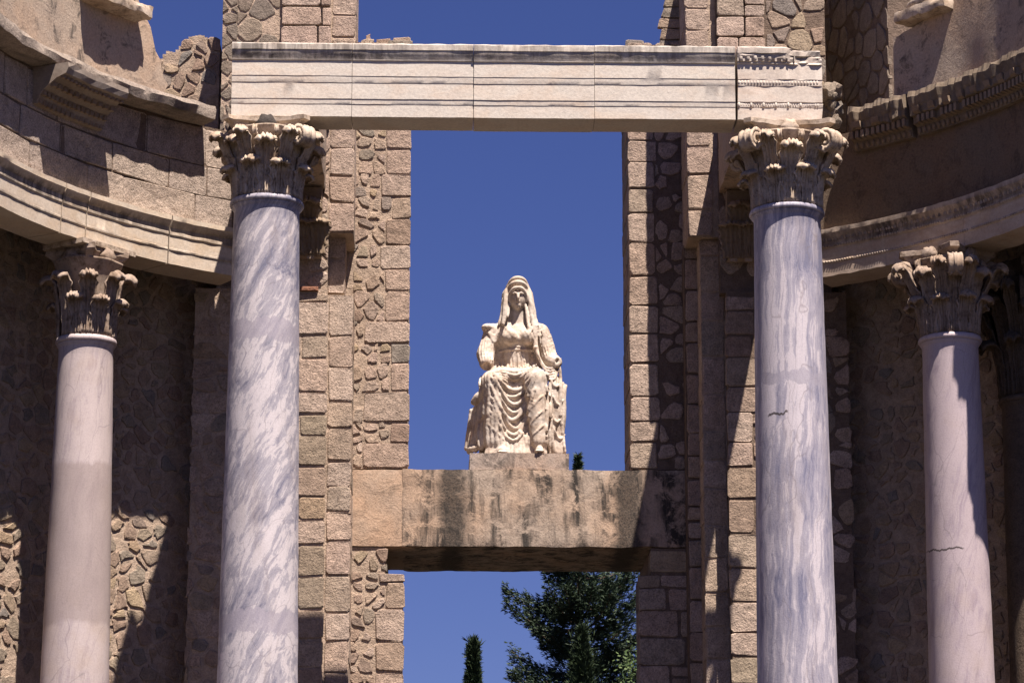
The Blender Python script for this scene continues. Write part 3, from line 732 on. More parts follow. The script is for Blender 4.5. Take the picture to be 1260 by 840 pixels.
fo_ = lambda u, v, d: Vector((A_.x+dv.x*u+nv.x*d, A_.y+dv.y*u+nv.y*d, v))
z0_, z1_ = ZF1-.6, PZ(-60, 3)
vs = [fo_(-.3, z, d) for z in (z0_, z1_) for d in (-.006, -.6)]+[fo_(LW, z, d) for z in (z0_, z1_) for d in (-.006, -.6)]
o = mesh_obj('wall_core', vs, [(0,1,3,2),(4,6,7,5),(0,2,6,4),(1,5,7,3),(0,4,5,1),(2,3,7,6)], M['mortar_dark'], db); fix_normals(o)
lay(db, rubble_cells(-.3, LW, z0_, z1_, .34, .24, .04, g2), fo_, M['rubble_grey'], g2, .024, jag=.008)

# ------------------------------------------------------------------ straight architrave on the tall columns
M['beam'] = marble_mat('cream_architrave_marble', (.97,.88,.76), (.95,.78,.62), zblack=[(ZT-.05, .07, .85), (ZT-.14, .06, .92)])
bm_ = wall('architrave_beam', 'long cream marble architrave spanning the two tall columns', 'architrave')
H = ZT-ZS
def beam_prof(off=0):
    f = lambda y, z: ((-.30+(y+.30)*(.34 if y > -.40 else .42)+off if y < 0 else y), ZS+z*H)
    return [f(.20, 0), f(-.30, 0), f(-.30, .165), f(-.315, .175), f(-.325, .215), f(-.325, .235), f(-.345, .245), f(-.345, .46), f(-.36, .47), f(-.375, .515), f(-.375, .55), f(-.39, .56),
            f(-.39, .765), f(-.405, .775), f(-.415, .80), f(-.45, .845), f(-.475, .88), f(-.48, .905), f(-.50, .91), f(-.50, .985), f(-.48, 1.), f(.20, 1.0)]
yb0 = -.42
joints = [PX(284.5, -.4, 90), PX(433, -.4, 90), PX(583, -.4, 90), PX(732, -.4, 90), PX(905.5, -.4, 90)]
for i, (a, c) in enumerate(zip(joints, joints[1:])):
    pr = beam_prof((0, .006, -.006, .002)[i]); n = int((c-a)/.05); vs = []; k = len(pr)
    for s_ in range(n+1):
        x = a+.0025+(c-a-.005)*s_/n
        for j, (y, z) in enumerate(pr):
            q = Vector((x*2.5, j*.9, i)); e = 1.6 if j in (19, 20, 21) else .5
            vs.append((x, y+noise.noise(q)*.004*e, z+noise.noise(q*3+Vector((0, 0, 4)))*.006*e+(0, .0, -.006, .0)[i]))
    fs = [(s_*k+j, s_*k+(j+1) % k, (s_+1)*k+(j+1) % k, (s_+1)*k+j) for s_ in range(n) for j in range(k)]+[tuple(range(k))[::-1], tuple(n*k+j for j in range(k))]
    o = mesh_obj('marble_block', vs, fs, M['beam'], bm_); fix_normals(o); smooth_by_angle(o, 22)
# the ancient carved block at the right end, its upper corner broken away
M['beam_old'] = marble_mat('pitted_ancient_marble', (.95,.84,.72), (.86,.68,.54), zblack=[(ZT-.10, .10, .5)])
a, c = joints[-1]+.004, PX(1013, -.4, 100)
ob = wall('carved_block', 'ancient carved marble block with egg and bead rows ending the architrave', 'architrave')
pr = [(y, z) for y, z in beam_prof()]; n = 26; k = len(pr); vs = []
for s_ in range(n+1):
    x = a+(c-a)*s_/n; f = (x-a)/(c-a)
    for j, (y, z) in enumerate(pr):
        q = Vector((x*6, j*.9, 9)); amp = .010
        if f > .58 and z > ZS+H*.72 and y < 0:      # broken cornice part
            br = min(1, (f-.58)/.12); y = y+(-.33-y)*br+noise.noise(q*2)*.03
            z = z-br*(z-(ZS+H*.72))*.12
        if f > .93: x_ = x-max(0, noise.noise(Vector((z*6, 3, 1)))*.06)
        else: x_ = x
        x0_ = x_ + (noise.noise(Vector((z*7, 1, 1)))*.02 if s_ == 0 else 0)
        vs.append((x0_+(.02 if s_ == 0 else 0), y+noise.noise(q)*amp, z+noise.noise(q*2)*amp*.8))
fs = [(s_*k+j, s_*k+(j+1) % k, (s_+1)*k+(j+1) % k, (s_+1)*k+j) for s_ in range(n) for j in range(k)]+[tuple(range(k))[::-1], tuple(n*k+j for j in range(k))]
o = mesh_obj('block', vs, fs, M['beam_old'], ob); fix_normals(o)
def flat_beads(x0, x1, y, z, r, step, name, sc3=(1, 1, 1), alt=None):
    mb = MB(); n = int((x1-x0)/step)
    for i in range(n):
        if gb.random() < .04: continue
        rr = r if not alt or i % alt else r*1.7
        bead(mb, (x0+(i+.5)*(x1-x0)/n, y, z), rr, (1, 0), (sc3[0]*(1 if rr == r else 1.3), sc3[1], sc3[2]*(1 if rr == r else .9)))
    o = mb.build(name, M['beam_old'], ob, True); o['kind'] = 'stuff'
flat_beads(a+.02, c-.04, -.300, ZS+.205*H, .014, .027, 'bead_row', (.7, 1, 1.6), alt=5)
flat_beads(a+.02, c-.04, -.315, ZS+.515*H, .018, .034, 'bead_row', (1, 1, 1.5))
flat_beads(a+.02, a+(c-a)*.60, -.350, ZS+.85*H, .030, .075, 'egg_row', (1, 1, 1.5))
mb = MB()
for i in range(9):
    x = a+.02+i*.072
    for dx in (-.03, .03): mb.box(x+.036+dx-.006, x+.036+dx+.006, -.366, -.34, ZS+.80*H, ZS+.895*H)
o = mb.build('dart_row', M['beam_old'], ob); o['kind'] = 'stuff'
# returns running back from the columns to the wall
rt = wall('architrave_return', 'shaded architrave return running back over the tall left column to the wall', 'architrave')
rough_block(PX(313, 2.6), -2.34, .202, YA+.10, ZS+.01, ZT-.01, .14, .012, 8, M['plaster'], 'return_block', rt)
rt = wall('architrave_return', 'shaded architrave return running back over the tall right column to the wall', 'architrave')
rough_block(2.43, 3.22, .202, YA+.10, ZS+.01, ZT-.01, .14, .012, 9, M['plaster'], 'return_block', rt)
# rough broken lumps at the right end of the carved block
bl = wall('broken_masonry', 'rough broken masonry hanging at the right end of the carved block', 'masonry')
g3 = random.Random(4)
for i in range(11):
    px, py = g3.uniform(1012, 1030), g3.uniform(108, 158); Y0 = .2+g3.uniform(0, .4); c0 = P(px, py, Y0); r = g3.uniform(.05, .11)
    bm2 = bmesh.new(); bmesh.ops.create_icosphere(bm2, subdivisions=2, radius=r)
    for v_ in bm2.verts: v_.co += noise.noise_vector(v_.co*9+Vector((i, 0, 0)))*r*.7
    me = bpy.data.meshes.new('lump'); bm2.to_mesh(me); bm2.free(); me.materials.append(M['rubble_grey']); q = bpy.data.objects.new('lump', me); link(q, bl); q.location = c0

# ------------------------------------------------------------------ columns
def make_leaf_mesh(h, hw, Rb, curl, flare, seed, m, thick=.022, lobes=5):
    """acanthus leaf rising from radius Rb at z=0; faces -Y"""
    path = []; n1, n2 = 12, 8
    for i in range(n1+1):
        s = i/n1; path.append((Rb+.006+flare*s**2.2, (h-curl*.6)*s))
    r0, z0 = path[-1]
    for i in range(1, n2+1):
        ph = math.pi*.95*i/n2; path.append((r0+curl*(1-math.cos(ph)), z0+curl*math.sin(ph)*.95))
    nt_ = 17; vs = []; N = len(path)
    for side_ in (0, 1):
        for i, (r, z) in enumerate(path):
            s = i/(N-1)
            wd = hw*(.70+.42*math.sin(min(1, s*1.25)*math.pi*.62))*(1-.24*abs(math.sin(s*lobes*math.pi))**.7)*(1 if s < .86 else max(.45, 1-((s-.86)/.14)**2*.5))
            j0 = max(0, i-1); j1 = min(N-1, i+1); tr, tz = path[j1][0]-path[j0][0], path[j1][1]-path[j0][1]; L = math.hypot(tr, tz) or 1
            nr, nz = tz/L, -tr/L
            for j in range(nt_):
                t = -1+2*j/(nt_-1)
                rib = .022*math.exp(-(t/.12)**2)-.006+.016*math.cos(t*math.pi*5.0+s*3*abs(t))+.035*abs(t)**2*(1-s*.5)
                dd = rib*(1-.3*s)-(thick if side_ else 0)
                rr = r+nr*dd; zz = z+nz*dd-abs(t)**1.5*h*.06*(s > .4); a = wd*t/max(r, .1)
                v_ = Vector((rr*math.sin(a), -rr*math.cos(a), zz)); q = v_*14+Vector((seed, 0, 0)); v_ += noise.noise_vector(q)*.007
                vs.append(v_)
    f0 = grid_faces(N, nt_, flip=True); f1 = grid_faces(N, nt_, off=N*nt_); fs = f0+f1; o2 = N*nt_
    for i in range(N-1):
        fs.append((i*nt_, (i+1)*nt_, o2+(i+1)*nt_, o2+i*nt_)); e = nt_-1
        fs.append(((i+1)*nt_+e, i*nt_+e, o2+i*nt_+e, o2+(i+1)*nt_+e))
    for j in range(nt_-1):
        fs.append((j+1, j, o2+j, o2+j+1)); b_ = (N-1)*nt_; fs.append((b_+j, b_+j+1, o2+b_+j+1, o2+b_+j))
    me = bpy.data.meshes.new('leaf'); me.from_pydata([tuple(v) for v in vs], [], fs); me.update(); me.materials.append(m)
    bm = bmesh.new(); bm.from_mesh(me); bmesh.ops.recalc_face_normals(bm, faces=bm.faces); bm.to_mesh(me); bm.free()
    me.polygons.foreach_set('use_smooth', [True]*len(me.polygons)); return me
def volute_mesh(rb, rt, z0, z1, rs, wd, m, seed=0, turns=1.6):
    path = []
    for i in range(14):
        s = i/13; path.append((rb+(rt-rb)*s**1.7, z0+(z1-z0)*math.sin(s*math.pi/2)))
    cr, cz = rt, z1-rs
    for i in range(1, 26):
        ph = math.pi/2-2*math.pi*turns*i/25; rr = rs*(1-.72*i/25); path.append((cr+rr*math.cos(ph), cz+rr*math.sin(ph)))
    vs = []; N = len(path)
    for i, (r, z) in enumerate(path):
        j0 = max(0, i-1); j1 = min(N-1, i+1); tr, tz = path[j1][0]-path[j0][0], path[j1][1]-path[j0][1]; L = math.hypot(tr, tz) or 1; nr, nz = -tz/L, tr/L
        w_ = wd*(.55+.45*min(1, i/13)); th = .016+.012*min(1, i/13)
        for t, d in ((-1, -th), (-1, th), (-.6, th*.6), (0, th*.4), (.6, th*.6), (1, th), (1, -th)):
            v_ = Vector((t*w_, -(r+nr*d), z+nz*d)); v_ += noise.noise_vector(v_*12+Vector((seed, 0, 0)))*.006; vs.append(v_)
    k = 7; fs = [(i*k+j, i*k+(j+1) % k, (i+1)*k+(j+1) % k, (i+1)*k+j) for i in range(N-1) for j in range(k)]+[tuple(range(k)), tuple((N-1)*k+j for j in range(k))]
    me = bpy.data.meshes.new('volute'); me.from_pydata([tuple(v) for v in vs], [], fs); me.update(); me.materials.append(m)
    bm = bmesh.new(); bm.from_mesh(me); bmesh.ops.recalc_face_normals(bm, faces=bm.faces); bm.to_mesh(me); bm.free()
    me.polygons.foreach_set('use_smooth', [True]*len(me.polygons)); return me
def abacus_mesh(hw, h, m, seed=0, dent=.24, corner=.10, amp=.010):
    def outline(s):
        pts = []
        for q in range(4):
            a = q*math.pi/2
            for i in range(13):
                t = -1+2*i/12; x = t*(hw-corner*.7); y = -hw+dent*hw*(1-t*t)
                pts.append(((x*math.cos(a)-y*math.sin(a))*s, (x*math.sin(a)+y*math.cos(a))*s))
        return pts
    prof = [(.80, 0), (.86, .30), (.90, .45), (.93, .50), (1.0, .62), (1.0, .97), (.97, 1.0)]; vs = []; L = 52
    for s, z in prof:
        for x, y in outline(s): vs.append(Vector((x, y, z*h)))
    vs = rough(vs, amp, 6, seed); fs = [(r*L+i, r*L+(i+1) % L, (r+1)*L+(i+1) % L, (r+1)*L+i) for r in range(len(prof)-1) for i in range(L)]
    fs += [tuple(range(L))[::-1], tuple((len(prof)-1)*L+i for i in range(L))]
    me = bpy.data.meshes.new('abacus'); me.from_pydata([tuple(v) for v in vs], [], fs); me.update(); me.materials.append(m); return me
def add_me(name, me, parent, loc=(0, 0, 0), rz=0, scale=None):
    o = bpy.data.objects.new(name, me); link(o, parent); o.location = loc; o.rotation_euler = (0, 0, rz)
    if scale: o.scale = scale
    return o
def capital(parent, z0, H, Rb, hw, m, seed, skip_volutes=(), skip_leaves=(), erode=0., rosette=None, rz=0, abacus=True, volutes=True, worn=False, fl=.6):
    # bell
    pr = [(Rb*.93, 0), (Rb*.93, .03), (Rb*.86, H*.1), (Rb*.86, H*.3), (Rb*.90, H*.55), (Rb*1.08, H*.75), (Rb*1.28, H*.86), (Rb*1.30, H*.88)]
    vs, fs = lathe(pr, 40, .012+erode*.4, seed); cap = mesh_obj('capital', vs, fs, m, parent, True); cap.location = (0, 0, z0); cap.rotation_euler = (0, 0, rz)
    g = random.Random(seed)
    l1 = [make_leaf_mesh(H*.40, Rb*.34, Rb*.99, H*.068*(.4+fl), H*.07*fl, seed+i, m) for i in range(2)]
    l2 = [make_leaf_mesh(H*.68, Rb*.34, Rb*1.0, H*.085*(.4+fl), H*.13*fl, seed+5+i, m) for i in range(2)]
    l3 = make_leaf_mesh(H*.80, Rb*.25, Rb*1.0, H*.075*(.4+fl), H*.34*fl, seed+9, m)
    for i in range(8):
        if ('a', i) not in skip_leaves: add_me('leaf', l1[i % 2], cap, (0, 0, g.uniform(-.01, .01)), i*math.pi/4+math.pi/8, (1, 1, g.uniform(.93, 1.07)))
        if ('b', i) not in skip_leaves: add_me('leaf', l2[i % 2], cap, (0, 0, g.uniform(-.01, .01)), i*math.pi/4, (1, 1, g.uniform(.95, 1.05)))
    for q in range(4):
        for s_ in (-1, 1) if not worn else ():
            if ('c', q) in skip_leaves: continue
            add_me('leaf', l3, cap, (0, 0, .0), q*math.pi/2+s_*.47, (1, 1, .98))
    if volutes:
        vm = volute_mesh(Rb*1.0, hw*1.20, H*.42, H*.86, H*.13, .05, m, seed); hm = volute_mesh(Rb*1.02, Rb*1.22, H*.55, H*.86, H*.06, .022, m, seed+2)
        for q in range(4):
            a = q*math.pi/2+math.pi/4
            if q not in skip_volutes:
                add_me('volute', vm, cap, (0, 0, 0), a+.05); add_me('volute', vm, cap, (0, 0, 0), a-.05)
            for s_ in (-1, 1): add_me('helix', hm, cap, (0, 0, 0), q*math.pi/2+s_*.25)
    if abacus:
        add_me('abacus', abacus_mesh(hw, H*.16, m, seed, amp=.012+erode), cap, (0, 0, H*.85+.002))
        for q in range(4):
            bm = bmesh.new(); bmesh.ops.create_icosphere(bm, subdivisions=3, radius=H*(.125 if rosette else .105))
            for v_ in bm.verts:
                an = math.atan2(v_.co.z, v_.co.x); v_.co *= 1+.10*math.cos(an*6)*(abs(v_.co.y) < H*.07); v_.co.y *= .75; v_.co += noise.noise_vector(v_.co*25)*.010
            me = bpy.data.meshes.new('flower'); bm.to_mesh(me); bm.free(); me.materials.append(rosette or m); me.polygons.foreach_set('use_smooth', [True]*len(me.polygons))
            a = q*math.pi/2; add_me('flower', me, cap, (hw*.80*math.sin(a), -hw*.80*math.cos(a), H*.915), a)
    return cap
def column(label, X, Y, zb, ztop, r0, r1, Hcap, hw, ms, mc, seed, group, z_base=PODIUM, **kw):
    t = empty('column', (X, Y, z_base), label=label, cat='column', group=group)
    zb_ = 0; mshaft = ms
    pl = MB(); pl.box(-r0*1.42, r0*1.42, -r0*1.42, r0*1.42, .0, .16); pl.build('plinth', M['carved'], t)
    pr = [(r0*1.38, .162), (r0*1.41, .20), (r0*1.38, .27), (r0*1.22, .29), (r0*1.17, .34), (r0*1.22, .38), (r0*1.28, .41), (r0*1.25, .46), (r0*1.08, .48)]
    vs, fs = lathe(pr, 48); mesh_obj('base', vs, fs, M['carved'], t, True)
    zt_ = ztop-z_base; n = 40; pr = []
    for i in range(n+1):
        s = i/n; pr.append((r0-(r0-r1)*s**1.25, .482+(zt_-.13-.482)*s))
    pr += [(r1*1.015, zt_-.11), (r1*1.075, zt_-.085), (r1*1.08, zt_-.075)]
    vs, fs = lathe(pr, 72, .004, seed); mesh_obj('shaft', vs, fs, ms, t, True)
    pr = [(r1*1.05, zt_-.074), (r1*1.10, zt_-.072), (r1*1.135, zt_-.055), (r1*1.135, zt_-.035), (r1*1.11, zt_-.012), (r1*1.05, zt_), (r1*.8, zt_+.002)]
    vs, fs = lathe(pr, 72, .006, seed); o = mesh_obj('collar', vs, fs, ms, t, True)
    if Hcap: capital(t, zt_+.004, Hcap, r1, hw, mc, seed, **kw)
    return t
ztopc = PZ(251, 0)
def zb(y): return PZ(y, 0)-PODIUM
M['marble_l'] = column_marble('blue_veined_marble', 27, 1.5, (.84,.77,.78), (.25,.25,.34), bands=[(zb(414)+.0, .11), (zb(772), .12)], patch=(.56,.51,.58), thr=.48)
M['marble_r'] = column_marble('streaked_lilac_marble', 3, .55, (.80,.73,.77), (.27,.27,.38), bands=[(zb(470), .07)], patch=(.56,.52,.60), thr=.49, cracks=[(zb(515), -.30, -.08, .016)])
Hc = ZS-.045-ztopc
column('tall left column, marble with slanting blue grey veins and no corner scroll on its left', XL, 0, 0, ztopc, .445, .365, Hc, .48, M['marble_l'], M['carved'], 3, 'tall columns carrying the straight architrave', skip_volutes=(3,), skip_leaves=(), rosette=M['rosette'])
column('tall right column, marble with vertical streaks and a grey mended band at mid height', XR, 0, 0, ztopc-.06, .445, .372, Hc+.06, .51, M['marble_r'], M['carved'], 17, 'tall columns carrying the straight architrave')
# imposts between abacus and beam
# outer columns on the curve
t_ol, _ = ray_arc(100, 600, RA, YC_); xo_, yo_ = RA*math.sin(t_ol), YC_+RA*math.cos(t_ol)
t_or, _ = ray_arc(1184, 600, RA, YC_); xr_, yr_ = (RA-.12)*math.sin(t_or), YC_+(RA-.12)*math.cos(t_or)
def zo(y): return PZ(y, yo_, 100)-PODIUM
M['marble_ol'] = column_marble('pink_cracked_marble', 8, 1.2, (.72,.61,.59), (.50,.41,.43), bands=[(zo(672), .92)], patch=(.53,.43,.40), warm=.5, thr=.44)
M['marble_or'] = column_marble('pale_crazed_marble', 12, 1.4, (.66,.55,.57), (.46,.37,.43), patch=(.5,.42,.38), warm=.3, thr=.44, cracks=[(PZ(680, yr_, 1184)-PODIUM, -.36, .02, .012)])
M['carved_worn'] = marble_mat('worn_capital_stone', (.56,.44,.35), (.38,.26,.17), rough_=.9, grime=.9)
zt_ol = PZ(418, yo_, 100)
print('outer', xo_, yo_, xr_, yr_, 'ztop', zt_ol, 'caps', ZA0-zt_ol, Hc)
column('left outer column with rough worn capital and smooth grey mended length', xo_, yo_, 0, zt_ol, .395, .305, ZA0-zt_ol-.06, .36, M['marble_ol'], M['carved_worn'], 29, None, rz=-t_ol*1.0, erode=.03, worn=True, fl=.5, volutes=False, skip_leaves=(('b', 2), ('a', 5)))
column('right outer column, half lit pinkish shaft with a dark crack', xr_, yr_, 0, PZ(416, yr_, 1184), .375, .315, ZA0-PZ(416, yr_, 1184)-.01, .42, M['marble_or'], M['carved_worn'], 41, None, rz=-t_or*1.0+.1)
pd = MB(); pd.box(-.42, .42, -.32, .32, 0, .055); q = pd.build('pad_stone', M['carved'], None, loc=(xo_, yo_, ZA0-.057)); q.rotation_euler = (0, 0, -t_ol)
tag(q, 'thin pale pad stone between the left worn capital and the curved architrave', 'stone')
# pilasters with leafy capitals on the wall behind the tall columns
def anta(label, x0, x1, zcap0, zbot, seed):
    t = empty('wall_pilaster', ((x0+x1)/2, YA, zbot), label=label, cat='pilaster'); hw_ = (x1-x0)/2
    b = MB(); b.box(-hw_*.86, hw_*.86, -.10, .068, .0, zcap0-zbot-.004)
    for i in range(4): b.box(-hw_*.8+i*hw_*.42, -hw_*.8+i*hw_*.42+hw_*.2, -.125, -.102, .02, zcap0-zbot-.04)
    b.build('shaft', M['plaster'], t)
    b = MB(); b.box(-hw_*.86, hw_*.86, -.13, .066, zcap0-zbot, ZS-zbot-.01); b.build('bell', M['carved_shaded'], t)
    lf = make_leaf_mesh(.40, .16, .30, .05, .04, seed, M['carved_shaded']); lf2 = make_leaf_mesh(.62, .15, .30, .07, .08, seed+1, M['carved_shaded'])
    for i in range(4): add_me('leaf', lf, t, (-hw_*.75+i*hw_*.5, .17, zcap0-zbot), 0)
    for i in range(3): add_me('leaf', lf2, t, (-hw_*.5+i*hw_*.5, .17, zcap0-zbot+.02), 0)
    return t
anta('shaded wall pilaster with leafy capital behind the tall left column', PX(313, YA), PX(400, YA), ZS-.86, PZ(283, YA), 50)
anta('shaded wall pilaster with leafy capital behind the tall right column', PX(890, YA), PX(978, YA), ZS-.86, PZ(290, YA), 60)
# dark carved wall column at the right edge
M['edge_stone'] = stone_mat('deep_shade_stone', [(.20,.15,.11)], .5, .8)  # stone colour darkened to put this column in deep shade
t_e, _ = ray_arc(1262, 420, RA+1.0, YC_); xe, ye = (RA+1.0)*math.sin(t_e), YC_+(RA+1.0)*math.cos(t_e)
ze = PZ(490, ye, 1262)
column('shaded column with leafy capital at the right edge of the picture', xe, ye, 0, ze, .34, .30, ZA0-ze-.02, .40, M['edge_stone'], M['edge_stone'], 71, None, rz=-t_e)

# upper-order column bases (and the columns they carry) on the cornices
def upper_base(label, px, py, s_, h_cut):
    th, zz = ray_arc(px, py, RP+.05, YC_); x, y = (RP+.22)*math.sin(th), YC_+(RP+.22)*math.cos(th)
    t = empty('column_base', (x, y, zz), rz=-th, label=label, cat='column')
    M_ = M['carved']
    o = rough_block(-.47*s_, .47*s_, -.47*s_, .47*s_, 0, .15, .05, .022, 5, M_, 'plinth', t, 5)
    vs, fs = lathe([(.42*s_, .132), (.46*s_, .16), (.46*s_, .22), (.41*s_, .25), (.37*s_, .27), (.36*s_, .31), (.39*s_, .34), (.38*s_, .38), (.30*s_, .40)], 48, .01); mesh_obj('base', vs, fs, M_, t, True)
    return t
upper_base('broken upper column base on the left parapet top, cut off by the picture edge', 128, 16, 1.05, 0)
upper_base('upper column base with white moulded plinth on the right parapet', 1146, 24, .85, 0)

# ------------------------------------------------------------------ statue
class Field:
    def __init__(s, lo, hi, h):
        s.lo, s.h = np.array(lo), h; s.n = np.ceil((np.array(hi)-s.lo)/h).astype(int)+1
        s.F = np.full(tuple(s.n), 1., np.float32)
    def sub_(s, lo, hi):
        a = np.clip(np.floor((np.array(lo)-s.lo)/s.h).astype(int), 0, s.n-1); b = np.clip(np.ceil((np.array(hi)-s.lo)/s.h).astype(int)+1, 1, s.n)
        ax = [s.lo[i]+s.h*np.arange(a[i], b[i]) for i in range(3)]
        return tuple(slice(a[i], b[i]) for i in range(3)), np.meshgrid(*ax, indexing='ij')
    def comb(s, sl, d, k, op):
        A = s.F[sl]; d = d.astype(np.float32)
        if op == 'u':
            h = np.clip(.5+.5*(A-d)/k, 0, 1); s.F[sl] = A*(1-h)+d*h-k*h*(1-h)
        else:
            h = np.clip(.5-.5*(A+d)/k, 0, 1); s.F[sl] = A*(1-h)-d*h+k*h*(1-h)
    def cone(s, a, b, ra, rb, k=.03, op='u', sq=(1, 1, 1)):
        a, b, q = np.array(a, float), np.array(b, float), np.array(sq, float); m = max(ra, rb)*max(1/q.min(), 1)+k+.03
        sl, (X, Y, Z) = s.sub_(np.minimum(a, b)-m, np.maximum(a, b)+m)
        ab = (b-a)*q; L = max(1e-9, (ab**2).sum()); px, py, pz = (X-a[0])*q[0], (Y-a[1])*q[1], (Z-a[2])*q[2]
        t = np.clip((px*ab[0]+py*ab[1]+pz*ab[2])/L, 0, 1)
        d = np.sqrt((px-t*ab[0])**2+(py-t*ab[1])**2+(pz-t*ab[2])**2)-(ra+(rb-ra)*t); s.comb(sl, d, k, op)
    def ell(s, c, r, k=.03, op='u', rx=0, rz=0):
        c, r = np.array(c, float), np.array(r, float); m = r.max()+k+.03
        sl, (X, Y, Z) = s.sub_(c-m, c+m); X, Y, Z = X-c[0], Y-c[1], Z-c[2]
        if rz: X, Y = X*math.cos(rz)+Y*math.sin(rz), -X*math.sin(rz)+Y*math.cos(rz)
        if rx: Y, Z = Y*math.cos(rx)+Z*math.sin(rx), -Y*math.sin(rx)+Z*math.cos(rx)
        k0 = np.sqrt((X/r[0])**2+(Y/r[1])**2+(Z/r[2])**2)+1e-6; k1 = np.sqrt((X/r[0]**2)**2+(Y/r[1]**2)**2+(Z/r[2]**2)**2)+1e-6
        s.comb(sl, k0*(k0-1)/k1, k, op)
    def box(s, c, hsz, rr=.03, k=.03, op='u'):
        c, hsz = np.array(c, float), np.array(hsz, float); m = hsz+k+.05
        sl, (X, Y, Z) = s.sub_(c-m, c+m); qx, qy, qz = np.abs(X-c[0])-hsz[0]+rr, np.abs(Y-c[1])-hsz[1]+rr, np.abs(Z-c[2])-hsz[2]+rr
        d = np.sqrt(np.maximum(qx, 0)**2+np.maximum(qy, 0)**2+np.maximum(qz, 0)**2)+np.minimum(np.maximum(qx, np.maximum(qy, qz)), 0)-rr; s.comb(sl, d, k, op)
    def fold(s, pts, r=.022, k=.022, op='u', n=10, snap=None, lift=.75):
        P_ = [np.array(p, float) for p in pts]
        # catmull-rom through the points
        Q = [2*P_[0]-P_[1]]+P_+[2*P_[-1]-P_[-2]]; out = []
        for i in range(1, len(Q)-2):
            for j in range(n if i < len(Q)-3 else n+1):
                t = j/n; out.append(.5*((2*Q[i])+(-Q[i-1]+Q[i+1])*t+(2*Q[i-1]-5*Q[i]+4*Q[i+1]-Q[i+2])*t*t+(-Q[i-1]+3*Q[i]-3*Q[i+1]+Q[i+2])*t**3))
        m = len(out)-1
        if snap is not None:      # lay the fold on the modelled surface
            for q in out:
                u, w_ = (q[0]-s.lo[0])/s.h, (q[2]-s.lo[2])/s.h; iu, iw = int(u), int(w_)
                if 0 <= iu < s.n[0]-1 and 0 <= iw < s.n[2]-1:
                    yy = snap[iu, iw]
                    if yy < 9 and abs(yy-q[1]) < .22: q[1] = yy-r*lift
        for i in range(m):
            f0, f1 = i/m, (i+1)/m; e = lambda f: .45+.55*math.sin(math.pi*min(1, max(0, f)))**.5
            s.cone(out[i], out[i+1], r*e(f0), r*e(f1), k, op)
    def front(s):
        neg = s.F < 0; has = neg.any(1); j = neg.argmax(1); D = np.where(has, s.lo[1]+s.h*j, 99.)
        out = D.copy()
        for _ in range(3):
            acc = np.zeros_like(out); cnt = np.zeros_like(out)
            for a in (-1, 0, 1):
                for b in (-1, 0, 1):
                    q = np.roll(np.roll(out, a, 0), b, 1); ok = (q < 9) & (np.abs(q-out) < .05); acc += np.where(ok, q, 0); cnt += ok
            out = np.where((out < 9) & (cnt > 0), acc/np.maximum(cnt, 1), out)
        return out
    def mesh(s):
        F = s.F; S = F < 0; n = F.shape
        c = [(0,0,0),(1,0,0),(0,1,0),(1,1,0),(0,0,1),(1,0,1),(0,1,1),(1,1,1)]
        cs = [F[x:n[0]-1+x, y:n[1]-1+y, z:n[2]-1+z] for x, y, z in c]; ss = [v_ < 0 for v_ in cs]
        cnt = sum(v_.astype(int) for v_ in ss); act = (cnt > 0) & (cnt < 8); idx = -np.ones(act.shape, int); I = np.argwhere(act); idx[act] = np.arange(len(I))
        acc = np.zeros((len(I), 3)); num = np.zeros(len(I)); cv = np.array([v_[act] for v_ in cs])
        for a in range(8):
            for ax in range(3):
                if c[a][ax] == 0:
                    bb_ = list(c[a]); bb_[ax] = 1; b = c.index(tuple(bb_)); m = (cv[a] < 0) != (cv[b] < 0)
                    t = cv[a][m]/(cv[a][m]-cv[b][m]+1e-12); p = np.tile(np.array(c[a], float), (m.sum(), 1)); p[:, ax] += t; acc[m] += p; num[m] += 1
        V = s.lo+s.h*(I+acc/num[:, None]); faces = []
        for ax in range(3):
            sh = [slice(1, -1)]*3; sh[ax] = slice(0, -1); a = S[tuple(sh)]; sh2 = [slice(1, -1)]*3; sh2[ax] = slice(1, None); b = S[tuple(sh2)]
            E = np.argwhere(a != b); 
            if not len(E): continue
            off = np.ones(3, int); off[ax] = 0; e = E+off; ins = a[tuple(E.T)]
            u, v_ = (ax+1) % 3, (ax+2) % 3; du = np.zeros(3, int); du[u] = 1; dv = np.zeros(3, int); dv[v_] = 1
            q = np.stack([idx[tuple((e-du-dv).T)], idx[tuple((e-dv).T)], idx[tuple(e.T)], idx[tuple((e-du).T)]], 1)
            q[~ins] = q[~ins][:, ::-1]; faces.append(q)
        return V, np.concatenate(faces)
